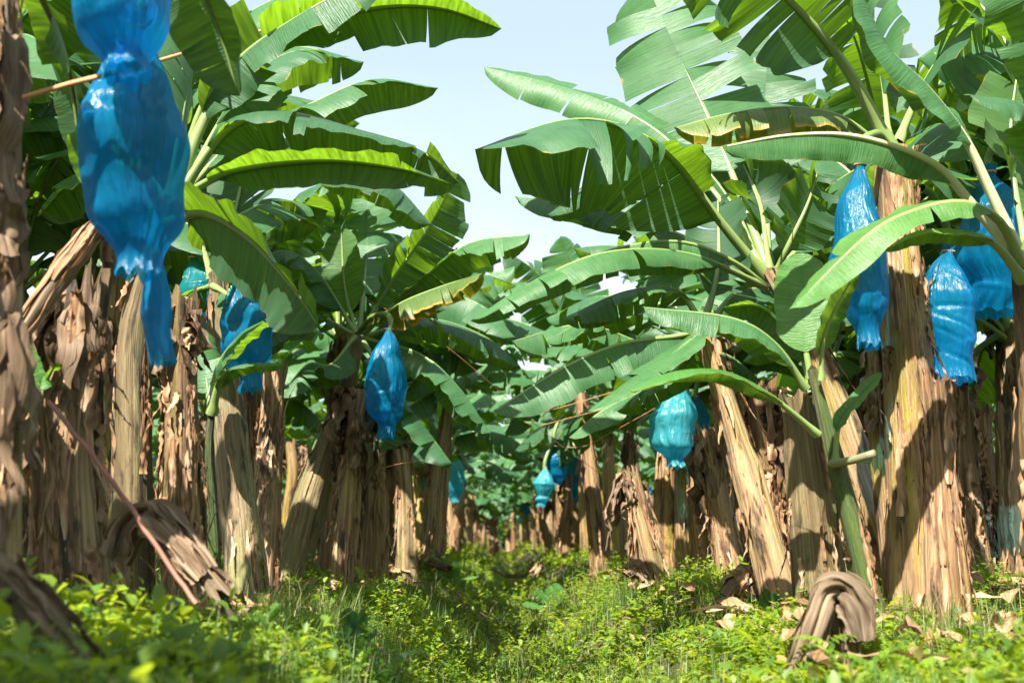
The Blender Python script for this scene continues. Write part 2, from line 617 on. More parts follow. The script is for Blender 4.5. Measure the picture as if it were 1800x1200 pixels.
def stem_acc(path, rad, seed=0, jag=0.0, nth=40, step=.05, sheaths=5, flare=0.0, cap=True):
    rng = random.Random(seed * 31 + 7)
    L0 = np.linalg.norm(np.diff(np.asarray(path), axis=0), axis=1).sum()
    n = max(6, int(L0 / step))
    Pn, L = spline(path, n)
    cl = np.concatenate([[0], np.cumsum(np.linalg.norm(np.diff(np.asarray(path, float), axis=0), axis=1))]) / L0
    t = np.linspace(0, 1, n)
    r = np.interp(t, cl, rad)
    T, Bx, By = tube_frame(Pn)
    th = np.linspace(0, 2 * np.pi, nth, endpoint=False) + np.pi / 2
    V = t * L
    R = np.ones((n, nth))
    for k in range(sheaths):                              # overlapping sheath edges: a step that winds slowly up the stem
        ph = rng.uniform(0, 6.28); tw = rng.uniform(-.5, .5); d = rng.uniform(.07, .17)
        a = (th[None, :] + ph + tw * V[:, None] + .12 * wob(rng, 3, 4)(V)[:, None]) % (2 * np.pi)
        lim = rng.uniform(.55, 1.1) * L
        act = np.clip((lim - V) / .12, 0, 1)[:, None]
        R += d * (1 - a / (2 * np.pi)) * act - d * .4
    wa = [wob(rng, 3, 3) for _ in range(4)]
    R += .05 * wa[0](th * 1.0)[None, :] * 0 + .045 * np.sin(3 * th[None, :] + 2 * wa[1](V)[:, None]) + .03 * np.sin(7 * th[None, :] + 3 * wa[2](V * 1.6)[:, None])
    rn = np.random.RandomState(seed + 5)
    ver = rn.normal(0, .022, nth)
    R += ver[None, :] * (1 + .4 * np.sin(V * 3))[:, None] + rn.normal(0, .008, (n, nth))
    if flare:
        R *= (1 + flare * np.exp(-V / .12))[:, None]
    R *= r[:, None]
    G = Pn[:, None] + R[..., None] * (np.cos(th)[None, :, None] * Bx[:, None] + np.sin(th)[None, :, None] * By[:, None])
    if jag:
        j = rn.uniform(-1, 1, nth); j = (j + np.roll(j, 1)) * .5
        wgt = np.clip((t - .8) / .2, 0, 1)[:, None]
        G += (T * 1.0)[:, None] * (wgt * j[None, :] * jag)[..., None]
        G += (wgt ** 2 * np.abs(rn.normal(0, .25, nth))[None, :] * r[-1])[..., None] * (np.cos(th)[None, :, None] * Bx[:, None] + np.sin(th)[None, :, None] * By[:, None])
    U = np.stack(np.broadcast_arrays((th[None, :] - np.pi / 2) * r.mean() + seed, V[:, None] + seed * 1.7), -1)
    A = Acc()
    G2 = np.concatenate([G, G[:, :1]], 1); U2 = np.concatenate([U, U[:, :1] + np.array([2 * np.pi * r.mean(), 0])], 1)
    A.grid(G2, U2)
    if cap:                                               # sunken dark core closing the top
        c = Pn[-1] - T[-1] * (.06 if jag else -.03)
        ring = np.stack([G2[-1], .55 * G2[-1] + .45 * c, np.tile(c, (nth + 1, 1))], 0)
        A.grid(ring, np.stack([U2[-1], U2[-1] * .6, U2[-1] * .3], 0))
    return A


def path_at(path, rad):
    Pn, L = spline(path, 60)
    L0 = np.concatenate([[0], np.cumsum(np.linalg.norm(np.diff(np.asarray(path, float), axis=0), axis=1))])
    r = np.interp(np.linspace(0, L0[-1], 60), L0, rad)
    T, Bx, By = tube_frame(Pn)
    return Pn, r, T, Bx, By, L


def strip(A, pts, wid, side, rng, nc=4, crumple=.3, m=0, u0=0.0, pleat=0):
    """a crumpled ribbon along pts, width wid (array), side = unit vectors across"""
    n = len(pts)
    T = unit(np.gradient(pts, axis=0))
    Nn = unit(np.cross(side, T))
    c1, c2 = wob(rng, 3, 9), wob(rng, 3, 17)
    x = np.linspace(-.5, .5, nc + 1)
    v = np.linspace(0, 1, n)
    G = np.zeros((n, nc + 1, 3)); U = np.zeros((n, nc + 1, 2))
    bow = rng.uniform(-.6, .6)
    ln = np.concatenate([[0], np.cumsum(np.linalg.norm(np.diff(pts, axis=0), axis=1))])
    for j, xx in enumerate(x):
        off = wid * crumple * (c1(v * 2 + xx * 5) * .6 + c2(v * 4 - xx * 9) * .6) + wid * bow * (xx * xx - .08)
        if pleat:
            off = wid * crumple * (.5 * np.sin(pleat * xx + 2.2 * c1(v * .35)) + .35 * np.sin(pleat * 2.3 * xx + 2 * c2(v * .25)) + .25 * c1(v * .8)) + wid * bow * (xx * xx - .08)
        G[:, j] = pts + side * (wid * xx * (1 + .15 * c2(v + j)))[:, None] + Nn * off[:, None]
        U[:, j, 0] = xx * wid.mean() + u0
        U[:, j, 1] = ln + u0
    A.grid(G, U, m)


def flaps_acc(path, rad, n=14, seed=0, zr=(.1, .95), ln=(.15, .5), wd=(.02, .06), out=.6, m=0):
    """strips of dry leaf sheath peeling off a stem"""
    rng = random.Random(seed * 17 + 3)
    Pn, r, T, Bx, By, L = path_at(path, rad)
    A = Acc()
    for i in range(n):
        th = rng.uniform(math.pi * .95, math.pi * 2.05) if rng.random() < .8 else rng.uniform(0, 6.28)
        t0 = rng.uniform(*zr)
        l = rng.uniform(*ln) / L
        dr = -1 if rng.random() < .62 else 1
        q = np.linspace(0, 1, 16)
        tt = np.clip(t0 + dr * l * q, 0.01, 1.0)
        idx = tt * 59
        f = lambda Arr: np.stack([np.interp(idx, np.arange(60), Arr[:, k]) for k in range(3)], -1)
        rr = np.interp(idx, np.arange(60), r)
        o = rng.uniform(.1, out)
        tha = th + rng.uniform(-.16, .16) * q + .035 * wob(rng, 2, 6)(q)
        rad_ = rr * 1.06 + .004 + o * .16 * q ** rng.uniform(1.5, 3)
        d = np.cos(tha)[:, None] * f(Bx) + np.sin(tha)[:, None] * f(By)
        p = f(Pn) + d * rad_[:, None]
        if rng.random() < .45:
            p[-5:] += f(T)[-5:] * np.array([.01, .03, .05, .06, .05])[:, None] * -dr * o
        s = unit(np.cross(d, f(T)))
        wv = .7 * rng.uniform(*wd) * (1 - .85 * q ** 1.6) * (1 + .2 * wob(rng, 3, 12)(q))
        strip(A, p, wv, s, rng, 4, .55, m, u0=i * .37)
    return A


def drape_acc(top, n=9, seed=0, ln=(.3, .8), wd=(.06, .16), spread=.16, rise=.06, ang=None, m=0, bias=None):
    """old leaves and sheaths folded over the top of a stem and hanging down round it"""
    rng = random.Random(seed * 23 + 11)
    A = Acc()
    top = np.asarray(top, float)
    for i in range(n):
        a = rng.uniform(0, 6.28) if ang is None else rng.uniform(*ang)
        d = np.array([math.cos(a), math.sin(a), 0])
        l = rng.uniform(*ln)
        q = np.linspace(0, 1, 16)
        sp = spread * rng.uniform(.45, 1.1)
        rs = rise * rng.uniform(.3, 1.4)
        hor = sp * (1 - np.exp(-q * l / .09)) + .05 * q * wob(rng, 2, 5)(q)
        ver = rs * np.sin(np.clip(q * l / .13, 0, 1) * np.pi * .5) * 2 * np.exp(-q * l / .1) * 1.3 - l * np.clip(q - .08, 0, 1)
        p = top - np.array([0, 0, .05]) + d * hor[:, None] + np.array([0, 0, 1.]) * ver[:, None]
        p[:, 0] += .03 * wob(rng, 3, 5)(q); p[:, 1] += .03 * wob(rng, 3, 5)(q)
        if bias is not None:
            p += np.asarray(bias)[None] * (q ** 1.2)[:, None]
        s = np.tile(np.array([-d[1], d[0], 0.]), (16, 1)) + rng.uniform(-.2, .2) * d
        wv = rng.uniform(*wd) * (np.clip(.5 + q * 3, 0, 1)) * (1 - .6 * np.clip((q - .6) / .4, 0, 1) ** 1.5) * (1 + .25 * wob(rng, 3, 11)(q))
        strip(A, p, wv, unit(s), rng, 4, .42, m, u0=i * .61)
    return A


# ------------------------------------------------------------------ building plants
SEED = [100]


def nseed():
    SEED[0] += 1
    return SEED[0]


class Plant:
    """a thing: Empty at the foot, parts built in world coordinates and stored relative to it"""
    def __init__(s, name, label, cat, foot, group=None):
        s.foot = np.array(foot, float)
        s.root = thing(name, label, cat, s.foot, group)

    def add(s, name, acc, mats, parent=None, label=None):
        acc.V = [v - s.foot for v in acc.V]
        o = mesh_obj(name, None, None, None, parent or s.root, me=acc.mesh(name, mats))
        if label: o['label'] = label
        return o

    def leaf(s, pts, W, face=(0, 0, 1), fold=(-15, -15), curl=35, tears=5, pet=.16, mat='leaf', rib='rib', rr=.020, label=None, wave=1.0):
        Y = pts[0][2]
        ctrl = [P(*p) for p in pts]
        W = 1.18 * W * np.mean([p[2] for p in pts]) / F; tears = tears + (6 if W > .25 else 3) if tears > 1 else tears
        fold = (fold[0] * .85, fold[1] * .85)
        sd = nseed()
        kw = dict(face=face, fold=fold, curl=curl, tears=tears, pet=pet, seed=sd, wave=wave, rib_r=rr)
        o = s.add('leaf', leaf_acc(ctrl, W, rib=False, **kw), [M[mat]], label=label)
        s.add('midrib', leaf_acc(ctrl, W, blade=False, m_rib=0, **kw), [M[rib]], parent=o)
        return o


def px_path(pts, Y, sink=.25):
    """[(px, py, width_px)...] from the foot up -> world path and radii; the foot is carried down into the ground"""
    path = [P(a, b, Y) for a, b, c in pts]
    rad = [c / 2 * Y / F * .80 for a, b, c in pts]
    d = path[0] - path[1]
    d = d / np.linalg.norm(d)
    gz = float(ground_z(path[0][0], path[0][1]))
    ext = max(.05, path[0][2] - gz + sink * .4)
    path.insert(0, path[0] + d * ext)
    rad.insert(0, rad[0] * 1.06)
    return path, rad


def foot_of(path):
    p = path[0]
    return (p[0], p[1], float(ground_z(p[0], p[1])))


def stem_thing(name, label, cat, pts, Y, mat='stem', jag=0.0, nfl=14, flap_kw=None, drapes=0, drape_kw=None, group=None, sheaths=5, flare=.12):
    path, rad = px_path(pts, Y)
    pl = Plant(name, label, cat, foot_of(path), group)
    sd = nseed()
    pl.add('pseudostem', stem_acc(path, rad, sd, jag, sheaths=sheaths, flare=flare), [M[mat]])
    if nfl:
        pl.add('dry_sheath', flaps_acc(path, rad, nfl, sd, **(flap_kw or {})), [M['flap']])
    if drapes:
        kw = dict(spread=rad[-1] * 1.5, seed=sd)
        kw.update(drape_kw or {})
        pl.add('dead_leaves', drape_acc(path[-1], drapes, **kw), [M['dead']])
    pl.path, pl.rad = path, rad
    return pl


# ---- right-hand clump
R1 = stem_thing('banana_plant', 'tall banana plant with thick flaky brown stem rising behind the folded dry stump', 'banana plant',
                [(1622, 1085, 138), (1608, 900, 118), (1596, 700, 104), (1580, 450, 92), (1566, 262, 80)], 5.6, 'stem_mixed', nfl=46,
                flap_kw=dict(ln=(.15, .7), wd=(.02, .08), out=.55))
R1.leaf([(1562, 262, 5.6), (1500, 140, 5.45), (1430, 45, 5.3), (1330, -50, 5.1), (1230, -120, 4.9)], 120, (-.25, .5, .8), (-12, -8), 30, 5, .36, rr=.036)
R1.leaf([(1570, 255, 5.7), (1605, 180, 5.9), (1660, 90, 6.1), (1730, 40, 6.3), (1800, 60, 6.5)], 95, (0, .6, .8), (-20, -10), 30, 4, .25, rr=.03)
R1.leaf([(1556, 262, 5.7), (1480, 205, 5.6), (1390, 188, 5.5), (1290, 198, 5.45), (1185, 225, 5.4)], 56, (0, .1, 1), (-55, -50), 30, 6, .12, mat='leaf_yellow', label='leaf yellowing to orange along its hanging edge')
R1.leaf([(1560, 255, 5.8), (1545, 120, 6.1), (1510, 0, 6.4), (1450, -100, 6.7)], 90, (-.3, .6, .7), (-10, -10), 30, 5, .2)
R1.leaf([(1570, 262, 5.6), (1640, 300, 5.9), (1680, 300, 6.3), (1760, 360, 6.6)], 55, (0, -.3, 1), (-45, -30), 30, 4, .2)
R1.leaf([(1562, 270, 5.8), (1500, 300, 6.2), (1450, 340, 6.5), (1420, 420, 6.7)], 60, (-.4, .6, .6), (-20, -20), 30, 4, .15)
stem_thing('cut_banana_stem', 'narrow cut brown stem leaning against the right side of the thick flaky stem', 'cut stem',
           [(1668, 1075, 90), (1655, 900, 76), (1640, 672, 58)], 5.45, 'stem_red', .10, 22, dict(ln=(.2, .7), out=.4))
stem_thing('cut_banana_stem', 'dark split stem with bulging bent over pale top just left of the thick flaky stem', 'cut stem',
           [(1592, 1075, 84), (1566, 860, 72), (1548, 650, 74), (1560, 618, 66)], 5.75, 'stem_mixed', .05, 16, None, 6, dict(ln=(.15, .5)))
R2 = stem_thing('cut_banana_stem', 'smooth tan and green stem cut level, behind the young green plant', 'cut stem',
                [(1440, 1065, 100), (1424, 880, 94), (1402, 695, 78)], 5.75, 'stem_green', .05, 12)
stem_thing('cut_banana_stem', 'shaggy reddish cut stem with peeling sunlit sheaths between two leaning stems', 'cut stem',
           [(1368, 1010, 82), (1350, 850, 84), (1334, 688, 78)], 6.6, 'stem_red', .12, 50, dict(ln=(.1, .45), wd=(.03, .09), out=.9), 8, dict(ln=(.2, .6)))
R2a = stem_thing('banana_plant', 'leaning banana plant with black spotted yellow brown stem, leftmost of the right clump', 'banana plant',
                 [(1376, 1085, 72), (1344, 950, 66), (1294, 770, 62), (1236, 580, 54)], 6.0, 'stem_mixed', nfl=16)
R2a.leaf([(1240, 575, 6.0), (1190, 588, 5.85), (1090, 603, 5.7), (985, 648, 5.55), (866, 724, 5.4)], 54, (0, .1, 1), (-62, -40), 24, 2, .1)
R2a.leaf([(1240, 575, 5.9), (1205, 605, 5.7), (1130, 655, 5.5), (1034, 724, 5.3)], 30, (-.35, -.7, .6), (5, 0), 20, 1, .08)
R2a.leaf([(1236, 565, 6.0), (1190, 510, 6.0), (1100, 512, 6.0), (990, 560, 6.0)], 44, (0, .2, 1), (-45, -45), 30, 5, .12)
R2a.leaf([(1236, 570, 6.1), (1262, 470, 6.3), (1262, 350, 6.6)], 55, (.2, .6, .6), (-5, -5), 30, 4, .2)
R2a.leaf([(1240, 570, 6.2), (1150, 530, 6.6), (1060, 545, 7.0), (960, 600, 7.3)], 42, (0, .1, 1), (-45, -45), 30, 6, .12)
R2a.leaf([(1240, 570, 6.1), (1300, 510, 6.4), (1380, 520, 6.7), (1450, 590, 7)], 50, (0, .2, 1), (-40, -40), 30, 4, .12)
R2a.leaf([(1232, 575, 6.2), (1200, 640, 6.5), (1140, 680, 6.7), (1080, 720, 6.9)], 36, (-.2, .2, 1), (-40, -40), 30, 3, .1)
R2b = stem_thing('banana_plant', 'banana plant with long leaning yellow stem passing behind the young green plant', 'banana plant',
                 [(1572, 1010, 66), (1515, 840, 68), (1452, 665, 62), (1398, 555, 52), (1352, 478, 46)], 6.25, 'stem_mixed', nfl=10)
R2b.leaf([(1350, 488, 6.3), (1270, 392, 6.15), (1180, 275, 6.0), (1090, 220, 5.85), (985, 212, 5.7), (835, 264, 5.5)], 142, (0, .35, .95), (-48, -48), 18, 3, .2, rr=.03)
R2b.leaf([(1350, 480, 6.4), (1260, 340, 6.6), (1150, 225, 6.8), (1010, 160, 7.0), (850, 118, 7.2)], 52, (.2, -.75, .6), (-12, -12), 18, 2, .25)
R2b.leaf([(1350, 470, 6.7), (1265, 250, 7.0), (1190, 90, 7.2), (1130, -40, 7.4)], 112, (-.2, -.9, .45), (-4, -8), 22, 7, .3, rr=.028)
R2b.leaf([(1352, 470, 7.2), (1346, 320, 7.3), (1345, 180, 7.4), (1352, 62, 7.5)], 80, (-.2, -.9, .4), (0, 0), 20, 6, .3)
R2b.leaf([(1348, 500, 6.2), (1285, 455, 6.05), (1200, 424, 5.95), (1100, 432, 5.85), (980, 472, 5.7)], 42, (0, -.1, 1), (-55, -25), 22, 2, .22)
R2b.leaf([(1346, 500, 6.2), (1210, 445, 5.9), (1070, 442, 5.5), (945, 490, 5.3), (826, 566, 5.15)], 44, (0, .2, 1), (-38, -50), 22, 3, .15)
R2b.leaf([(1362, 480, 6.3), (1385, 430, 6.2), (1418, 360, 6.2), (1436, 305, 6.3)], 62, (-.2, .75, .6), (-6, -6), 25, 3, .2)
R2b.leaf([(1346, 490, 6.5), (1240, 430, 7.0), (1140, 390, 7.3), (1040, 358, 7.6), (904, 346, 7.9)], 46, (0, .1, 1), (-60, -50), 25, 6, .16)
R2b.leaf([(1360, 480, 6.4), (1440, 400, 6.7), (1520, 400, 7.0), (1610, 480, 7.3)], 55, (0, .3, 1), (-40, -40), 30, 5, .14)
R2b.leaf([(1345, 485, 6.4), (1290, 360, 6.7), (1200, 270, 7.0), (1080, 300, 7.3), (960, 380, 7.5)], 62, (0, .4, 1), (-42, -48), 25, 6, .2)
R2b.leaf([(1350, 480, 6.5), (1330, 340, 6.9), (1280, 240, 7.3), (1210, 180, 7.6)], 70, (0, .6, .8), (-15, -15), 30, 6, .22)

# plant at the right edge
R3 = stem_thing('banana_plant', 'banana plant cut off by the right edge, its pale leaf stalks fanning left', 'banana plant',
                [(1862, 1130, 120), (1838, 800, 104), (1806, 470, 84)], 5.0, 'stem_mixed', nfl=14)
R3.leaf([(1796, 452, 5.0), (1710, 352, 4.95), (1640, 282, 4.9), (1510, 238, 4.8), (1390, 236, 4.7), (1268, 258, 4.6)], 46, (0, -.25, 1), (-62, -25), 14, 0, .26, rib='rib_pale', rr=.032, wave=1.5)
R3.leaf([(1800, 445, 4.9), (1745, 330, 4.85), (1700, 240, 4.8), (1630, 150, 4.75), (1560, 80, 4.7), (1500, -40, 4.65)], 62, (.5, -.55, .65), (-5, -20), 20, 1, .36, rib='rib_pale', rr=.036)
R3.leaf([(1800, 462, 4.9), (1760, 385, 4.8), (1690, 352, 4.7), (1600, 370, 4.65), (1520, 415, 4.6), (1385, 548, 4.5)], 40, (0, -.35, 1), (-45, -15), 14, 1, .18, rr=.026, mat='leaf_young')
R3.leaf([(1800, 490, 4.9), (1745, 425, 4.8), (1680, 405, 4.75), (1610, 408, 4.7), (1555, 440, 4.7)], 26, (0, .3, 1), (-30, -30), 14, 0, .3, mat='leaf_young', rr=.022)
R3.leaf([(1800, 440, 5.1), (1782, 330, 5.2), (1775, 230, 5.25), (1790, 110, 5.3)], 66, (-.3, .8, .5), (-4, -4), 25, 2, .2, mat='leaf_young')
R3.leaf([(1806, 440, 4.6), (1830, 300, 4.5), (1800, 190, 4.4), (1700, 168, 4.3)], 50, (-.2, -.6, .75), (-10, -10), 20, 1, .3)
R3.leaf([(1806, 440, 5.0), (1850, 200, 4.9), (1830, 60, 4.8), (1760, -60, 4.7)], 75, (-.5, -.7, .5), (-5, -5), 20, 2, .3)
R3.leaf([(1810, 440, 5.2), (1800, 180, 5.5), (1740, 30, 5.7), (1640, -60, 5.9)], 95, (-.3, .6, .7), (-10, -10), 30, 4, .25)

# young sucker in front of the right clump
YS = stem_thing('young_banana_plant', 'young green banana plant with upright pale leaves in front of the right clump', 'banana plant',
                [(1536, 1085, 50), (1500, 930, 41), (1462, 790, 37), (1428, 650, 30)], 5.15, 'stem_young', nfl=12, flap_kw=dict(zr=(.02, .5), ln=(.15, .4), out=.3), flare=.2)
YS.leaf([(1426, 665, 5.15), (1414, 590, 5.15), (1408, 445, 5.2)], 42, (-.2, -.95, .2), (6, 6), 10, 0, .2, mat='leaf_young', rr=.014)
YS.leaf([(1440, 668, 5.1), (1450, 580, 5.05), (1508, 468, 5.0)], 32, (-.7, .5, .4), (10, 10), 10, 0, .2, mat='leaf_young', rr=.014)
YS.leaf([(1418, 680, 5.1), (1360, 600, 5.0), (1285, 558, 4.95), (1130, 540, 4.9)], 44, (0, .1, 1), (-55, -30), 15, 1, .12, rr=.016)
YS.leaf([(1440, 760, 5.05), (1350, 690, 4.95), (1270, 652, 4.9), (1180, 655, 4.85), (1105, 688, 4.8)], 26, (0, .1, 1), (-30, -30), 15, 0, .22, rr=.016, mat='leaf_young')
YS.leaf([(1466, 812, 5.1), (1474, 745, 5.05), (1505, 705, 5.0), (1550, 655, 4.95)], 17, (-.5, -.6, .6), (15, 15), 10, 0, .3, rr=.014)
YS.leaf([(1430, 690, 5.2), (1400, 600, 5.3), (1340, 540, 5.4), (1270, 540, 5.5)], 34, (0, .3, 1), (-30, -30), 20, 1, .2, rr=.014)
a = Acc()
pp, _ = spline([P(1462, 815, 5.1), P(1500, 808, 5.0), P(1552, 792, 4.9)], 8)
T_, Bx_, By_ = tube_frame(pp)
th = np.linspace(0, 2 * np.pi, 10, endpoint=False)
rr = np.array([.020, .019, .018, .018, .018, .018, .018, .002])
pp[-1] = pp[-2] + (pp[-2] - pp[-3]) * .02
a.grid(pp[:, None] + rr[:, None, None] * (np.cos(th)[None, :, None] * Bx_[:, None] + np.sin(th)[None, :, None] * By_[:, None]),
       np.stack(np.broadcast_arrays(th[None] * .02, np.linspace(0, .3, 8)[:, None]), -1), closed=True)
YS.add('cut_leaf_stalk', a, [M['cut_stalk']])

stem_thing('cut_banana_stem', 'flaky sunlit cut stem standing alone right of the thick flaky stem', 'cut stem',
           [(1712, 1010, 92), (1700, 860, 78), (1684, 705, 62)], 7.4, 'stem_red', .10, 44, dict(ln=(.1, .4), wd=(.03, .09), out=.8), 6, dict(ln=(.15, .5)))
stem_thing('cut_banana_stem', 'dark brown cut stem at the right edge half hidden by litter', 'cut stem',
           [(1790, 1025, 66), (1776, 860, 52), (1772, 720, 46)], 7.3, 'stem', .08, 16)
stem_thing('cut_banana_stem', 'slim reddish cut stem close behind the flaky one that stands alone on the right', 'cut stem',
           [(1742, 1000, 48), (1736, 860, 46), (1722, 720, 40)], 7.8, 'stem_red', .08, 12)

# ---- left-hand row
L1 = stem_thing('banana_plant', 'blurred banana plant nearest the camera, its stem filling the left edge', 'banana plant',
                [(-8, 1060, 104), (-4, 700, 96), (4, 300, 84), (0, -130, 74)], 3.3, 'stem', nfl=26, flap_kw=dict(ln=(.15, .5), wd=(.02, .06), out=.5))
for zz, k in ((300, 6), (60, 5), (560, 5)):
    L1.add('dead_leaves', drape_acc(P(4, zz, 3.28), k, zz, ln=(.25, .7), wd=(.04, .10), spread=.12, ang=(3.3, 6.6)), [M['dead']])
L1.leaf([(30, -130, 3.3), (130, -230, 3.5), (290, -150, 3.7), (380, 40, 3.9), (420, 170, 4.0)], 90, (.3, .5, .8), (-20, -20), 25, 3, .2)
L1.leaf([(20, -130, 3.3), (60, -40, 3.6), (120, 110, 3.9), (150, 330, 4.1)], 60, (.6, .2, .6), (-20, -20), 25, 3, .15)
L1.leaf([(20, -130, 3.2), (-80, -60, 3.0), (-160, 80, 2.9)], 90, (-.3, .4, .8), (-20, -20), 25, 3, .15)
L1.leaf([(20, -130, 3.3), (200, -300, 3.4), (420, -260, 3.5), (620, -120, 3.6)], 90, (.2, .3, .9), (-30, -30), 25, 4, .15)
stem_thing('cut_banana_stem', 'wide cut stem with jagged shredded top left of the hanging blue bag', 'cut stem',
           [(132, 990, 132), (124, 800, 126), (140, 640, 116), (150, 525, 96)], 4.4, 'stem', .22, 44, dict(ln=(.15, .6), wd=(.04, .1), out=.7), 12, dict(ln=(.3, .8), wd=(.05, .13), bias=(-.12, 0, 0)))
L3 = stem_thing('banana_plant', 'shaded banana plant behind the big hanging blue bag with long leaves reaching over the ditch', 'banana plant',
                [(238, 1000, 84), (236, 760, 78), (240, 560, 70), (300, 350, 54)], 5.2, 'stem_green', nfl=18)
L3.leaf([(305, 350, 5.2), (370, 190, 5.2), (480, 70, 5.2), (640, 17, 5.2), (770, 14, 5.2), (882, 52, 5.2)], 84, (0, .55, .85), (-14, -62), 10, 2, .2, rr=.028)
L3.leaf([(305, 345, 5.3), (350, 190, 5.2), (420, 100, 5.1), (520, 30, 5.0), (680, -60, 4.9)], 66, (-.3, -.5, .8), (-35, -10), 25, 6, .22, rr=.028)
L3.leaf([(310, 350, 5.4), (420, 240, 5.6), (540, 185, 5.8), (650, 142, 5.9), (772, 156, 6.0)], 56, (0, .3, 1), (-40, -55), 25, 3, .12)
L3.leaf([(305, 350, 5.2), (400, 225, 5.2), (500, 198, 5.2), (640, 232, 5.2), (745, 268, 5.2), (806, 322, 5.2)], 76, (0, .25, 1), (-28, -48), 22, 2, .16, rr=.026)
L3.leaf([(302, 356, 5.0), (400, 302, 4.9), (560, 282, 4.8), (700, 296, 4.75), (800, 326, 4.7)], 52, (0, .4, 1), (-18, -46), 18, 1, .14)
L3.leaf([(298, 390, 5.1), (360, 374, 4.95), (440, 420, 4.8), (515, 505, 4.65), (562, 575, 4.6)], 84, (.35, .55, .75), (-14, -20), 20, 1, .1, rr=.024)
L3.leaf([(310, 345, 5.5), (420, 160, 5.9), (520, 90, 6.2), (640, 110, 6.4)], 70, (0, .4, .9), (-35, -40), 30, 5, .2)
L3.leaf([(300, 350, 5.4), (330, 160, 5.9), (360, 20, 6.3), (400, -80, 6.6)], 90, (.3, .5, .7), (-10, -10), 30, 4, .2)
L3.leaf([(300, 355, 5.3), (250, 300, 5.7), (150, 300, 6.0), (70, 380, 6.2)], 70, (0, .4, 1), (-35, -35), 30, 4, .12)
L3.leaf([(302, 350, 5.4), (400, 380, 5.9), (470, 360, 6.2), (560, 400, 6.5)], 60, (0, .2, 1), (-40, -45), 30, 4, .12)
stem_thing('cut_banana_stem', 'brightly sunlit straw coloured cut stem with a knobbly crumpled top', 'cut stem',
           [(320, 950, 78), (318, 760, 74), (320, 610, 66), (322, 520, 62)], 5.15, 'stem', .06, 44, dict(ln=(.08, .4), wd=(.03, .08), out=.7), 9, dict(ln=(.12, .4), wd=(.05, .12), rise=.04))
L4 = stem_thing('banana_plant', 'banana plant with dark shaded stem and short dark leaves beside the sunlit straw stem', 'banana plant',
                [(430, 978, 82), (412, 810, 72), (396, 650, 62), (380, 480, 48)], 6.3, 'stem_green', nfl=16)
L4.leaf([(380, 490, 6.3), (400, 400, 6.6), (470, 350, 6.9), (580, 370, 7.2)], 60, (0, .4, 1), (-40, -40), 25, 5, .15)
L4.leaf([(376, 490, 6.3), (340, 400, 6.7), (260, 380, 7.0), (180, 440, 7.2)], 60, (0, .4, 1), (-40, -40), 25, 5, .15)
L4.leaf([(382, 490, 6.4), (420, 350, 6.8), (440, 240, 7.1), (470, 160, 7.3)], 70, (.2, .7, .6), (-10, -10), 25, 6, .2)
L4.leaf([(378, 500, 6.2), (430, 530, 6.0), (500, 540, 5.9), (570, 590, 5.8)], 40, (0, .3, 1), (-30, -45), 20, 2, .12)
L4.leaf([(374, 500, 6.3), (330, 520, 6.4), (290, 590, 6.4)], 36, (0, .3, 1), (-40, -45), 20, 2, .12)
SK = stem_thing('young_banana_plant', 'dark leaved young banana plant squeezed between the sunlit straw stem and a blue bag', 'banana plant',
                [(372, 900, 24), (366, 800, 22), (372, 720, 18)], 5.6, 'stem_young', nfl=0)
SK.leaf([(372, 725, 5.6), (378, 650, 5.6), (420, 590, 5.5), (462, 565, 5.4)], 36, (-.2, -.3, 1), (-20, -10), 20, 0, .2)
SK.leaf([(372, 725, 5.6), (392, 660, 5.5), (440, 640, 5.4), (500, 640, 5.3)], 18, (0, .3, 1), (-20, -20), 20, 0, .2)
SK.leaf([(372, 725, 5.7), (360, 640, 5.8), (350, 570, 5.9)], 30, (0, -.9, .3), (0, 0), 20, 1, .2)
stem_thing('cut_banana_stem', 'dark red cut stem with hollow black top left of the leaning plant', 'cut stem',
           [(466, 960, 56), (472, 800, 52), (482, 645, 46)], 7.0, 'stem_red', .05, 24, dict(ln=(.1, .4), out=.7))
L2 = stem_thing('banana_plant', 'banana plant whose greyish stem leans right towards the ditch, carrying the rounded blue bag', 'banana plant',
                [(512, 1008, 74), (548, 870, 62), (592, 730, 54), (628, 592, 44)], 8.6, 'stem_green', nfl=8)
L2.leaf([(632, 585, 8.7), (690, 490, 8.7), (750, 405, 8.7), (806, 305, 8.7)], 62, (-.5, .5, .7), (-12, -12), 25, 5, .16)
L2.leaf([(630, 585, 8.9), (642, 470, 9.1), (646, 325, 9.3)], 66, (-.2, -.95, .3), (0, 0), 20, 5, .25)
L2.leaf([(626, 585, 8.6), (606, 500, 8.6), (600, 402, 8.6)], 34, (.2, .8, .4), (0, 0), 20, 0, .2, mat='leaf_young')
L2.leaf([(640, 582, 8.6), (720, 510, 8.5), (820, 430, 8.4), (932, 412, 8.3)], 50, (0, .1, 1), (-45, -40), 20, 3, .12)
L2.leaf([(642, 592, 8.6), (740, 622, 8.4), (806, 680, 8.3), (862, 762, 8.2)], 44, (.2, .1, 1), (-30, -40), 20, 2, .12)
L2.leaf([(642, 600, 8.5), (690, 680, 8.3), (740, 742, 8.2), (796, 818, 8.1)], 48, (.5, .1, .8), (-20, -30), 20, 2, .12)
L2.leaf([(622, 585, 8.6), (545, 552, 8.4), (460, 580, 8.2), (396, 625, 8.1)], 42, (0, .1, 1), (-40, -40), 20, 3, .12)
L2.leaf([(640, 588, 8.7), (750, 560, 8.8), (850, 590, 8.9), (915, 645, 9.0)], 42, (0, .1, 1), (-45, -40), 20, 4, .12)
L2.leaf([(624, 580, 8.6), (560, 480, 8.5), (500, 440, 8.4), (440, 470, 8.3)], 52, (0, .2, 1), (-45, -40), 20, 4, .15)
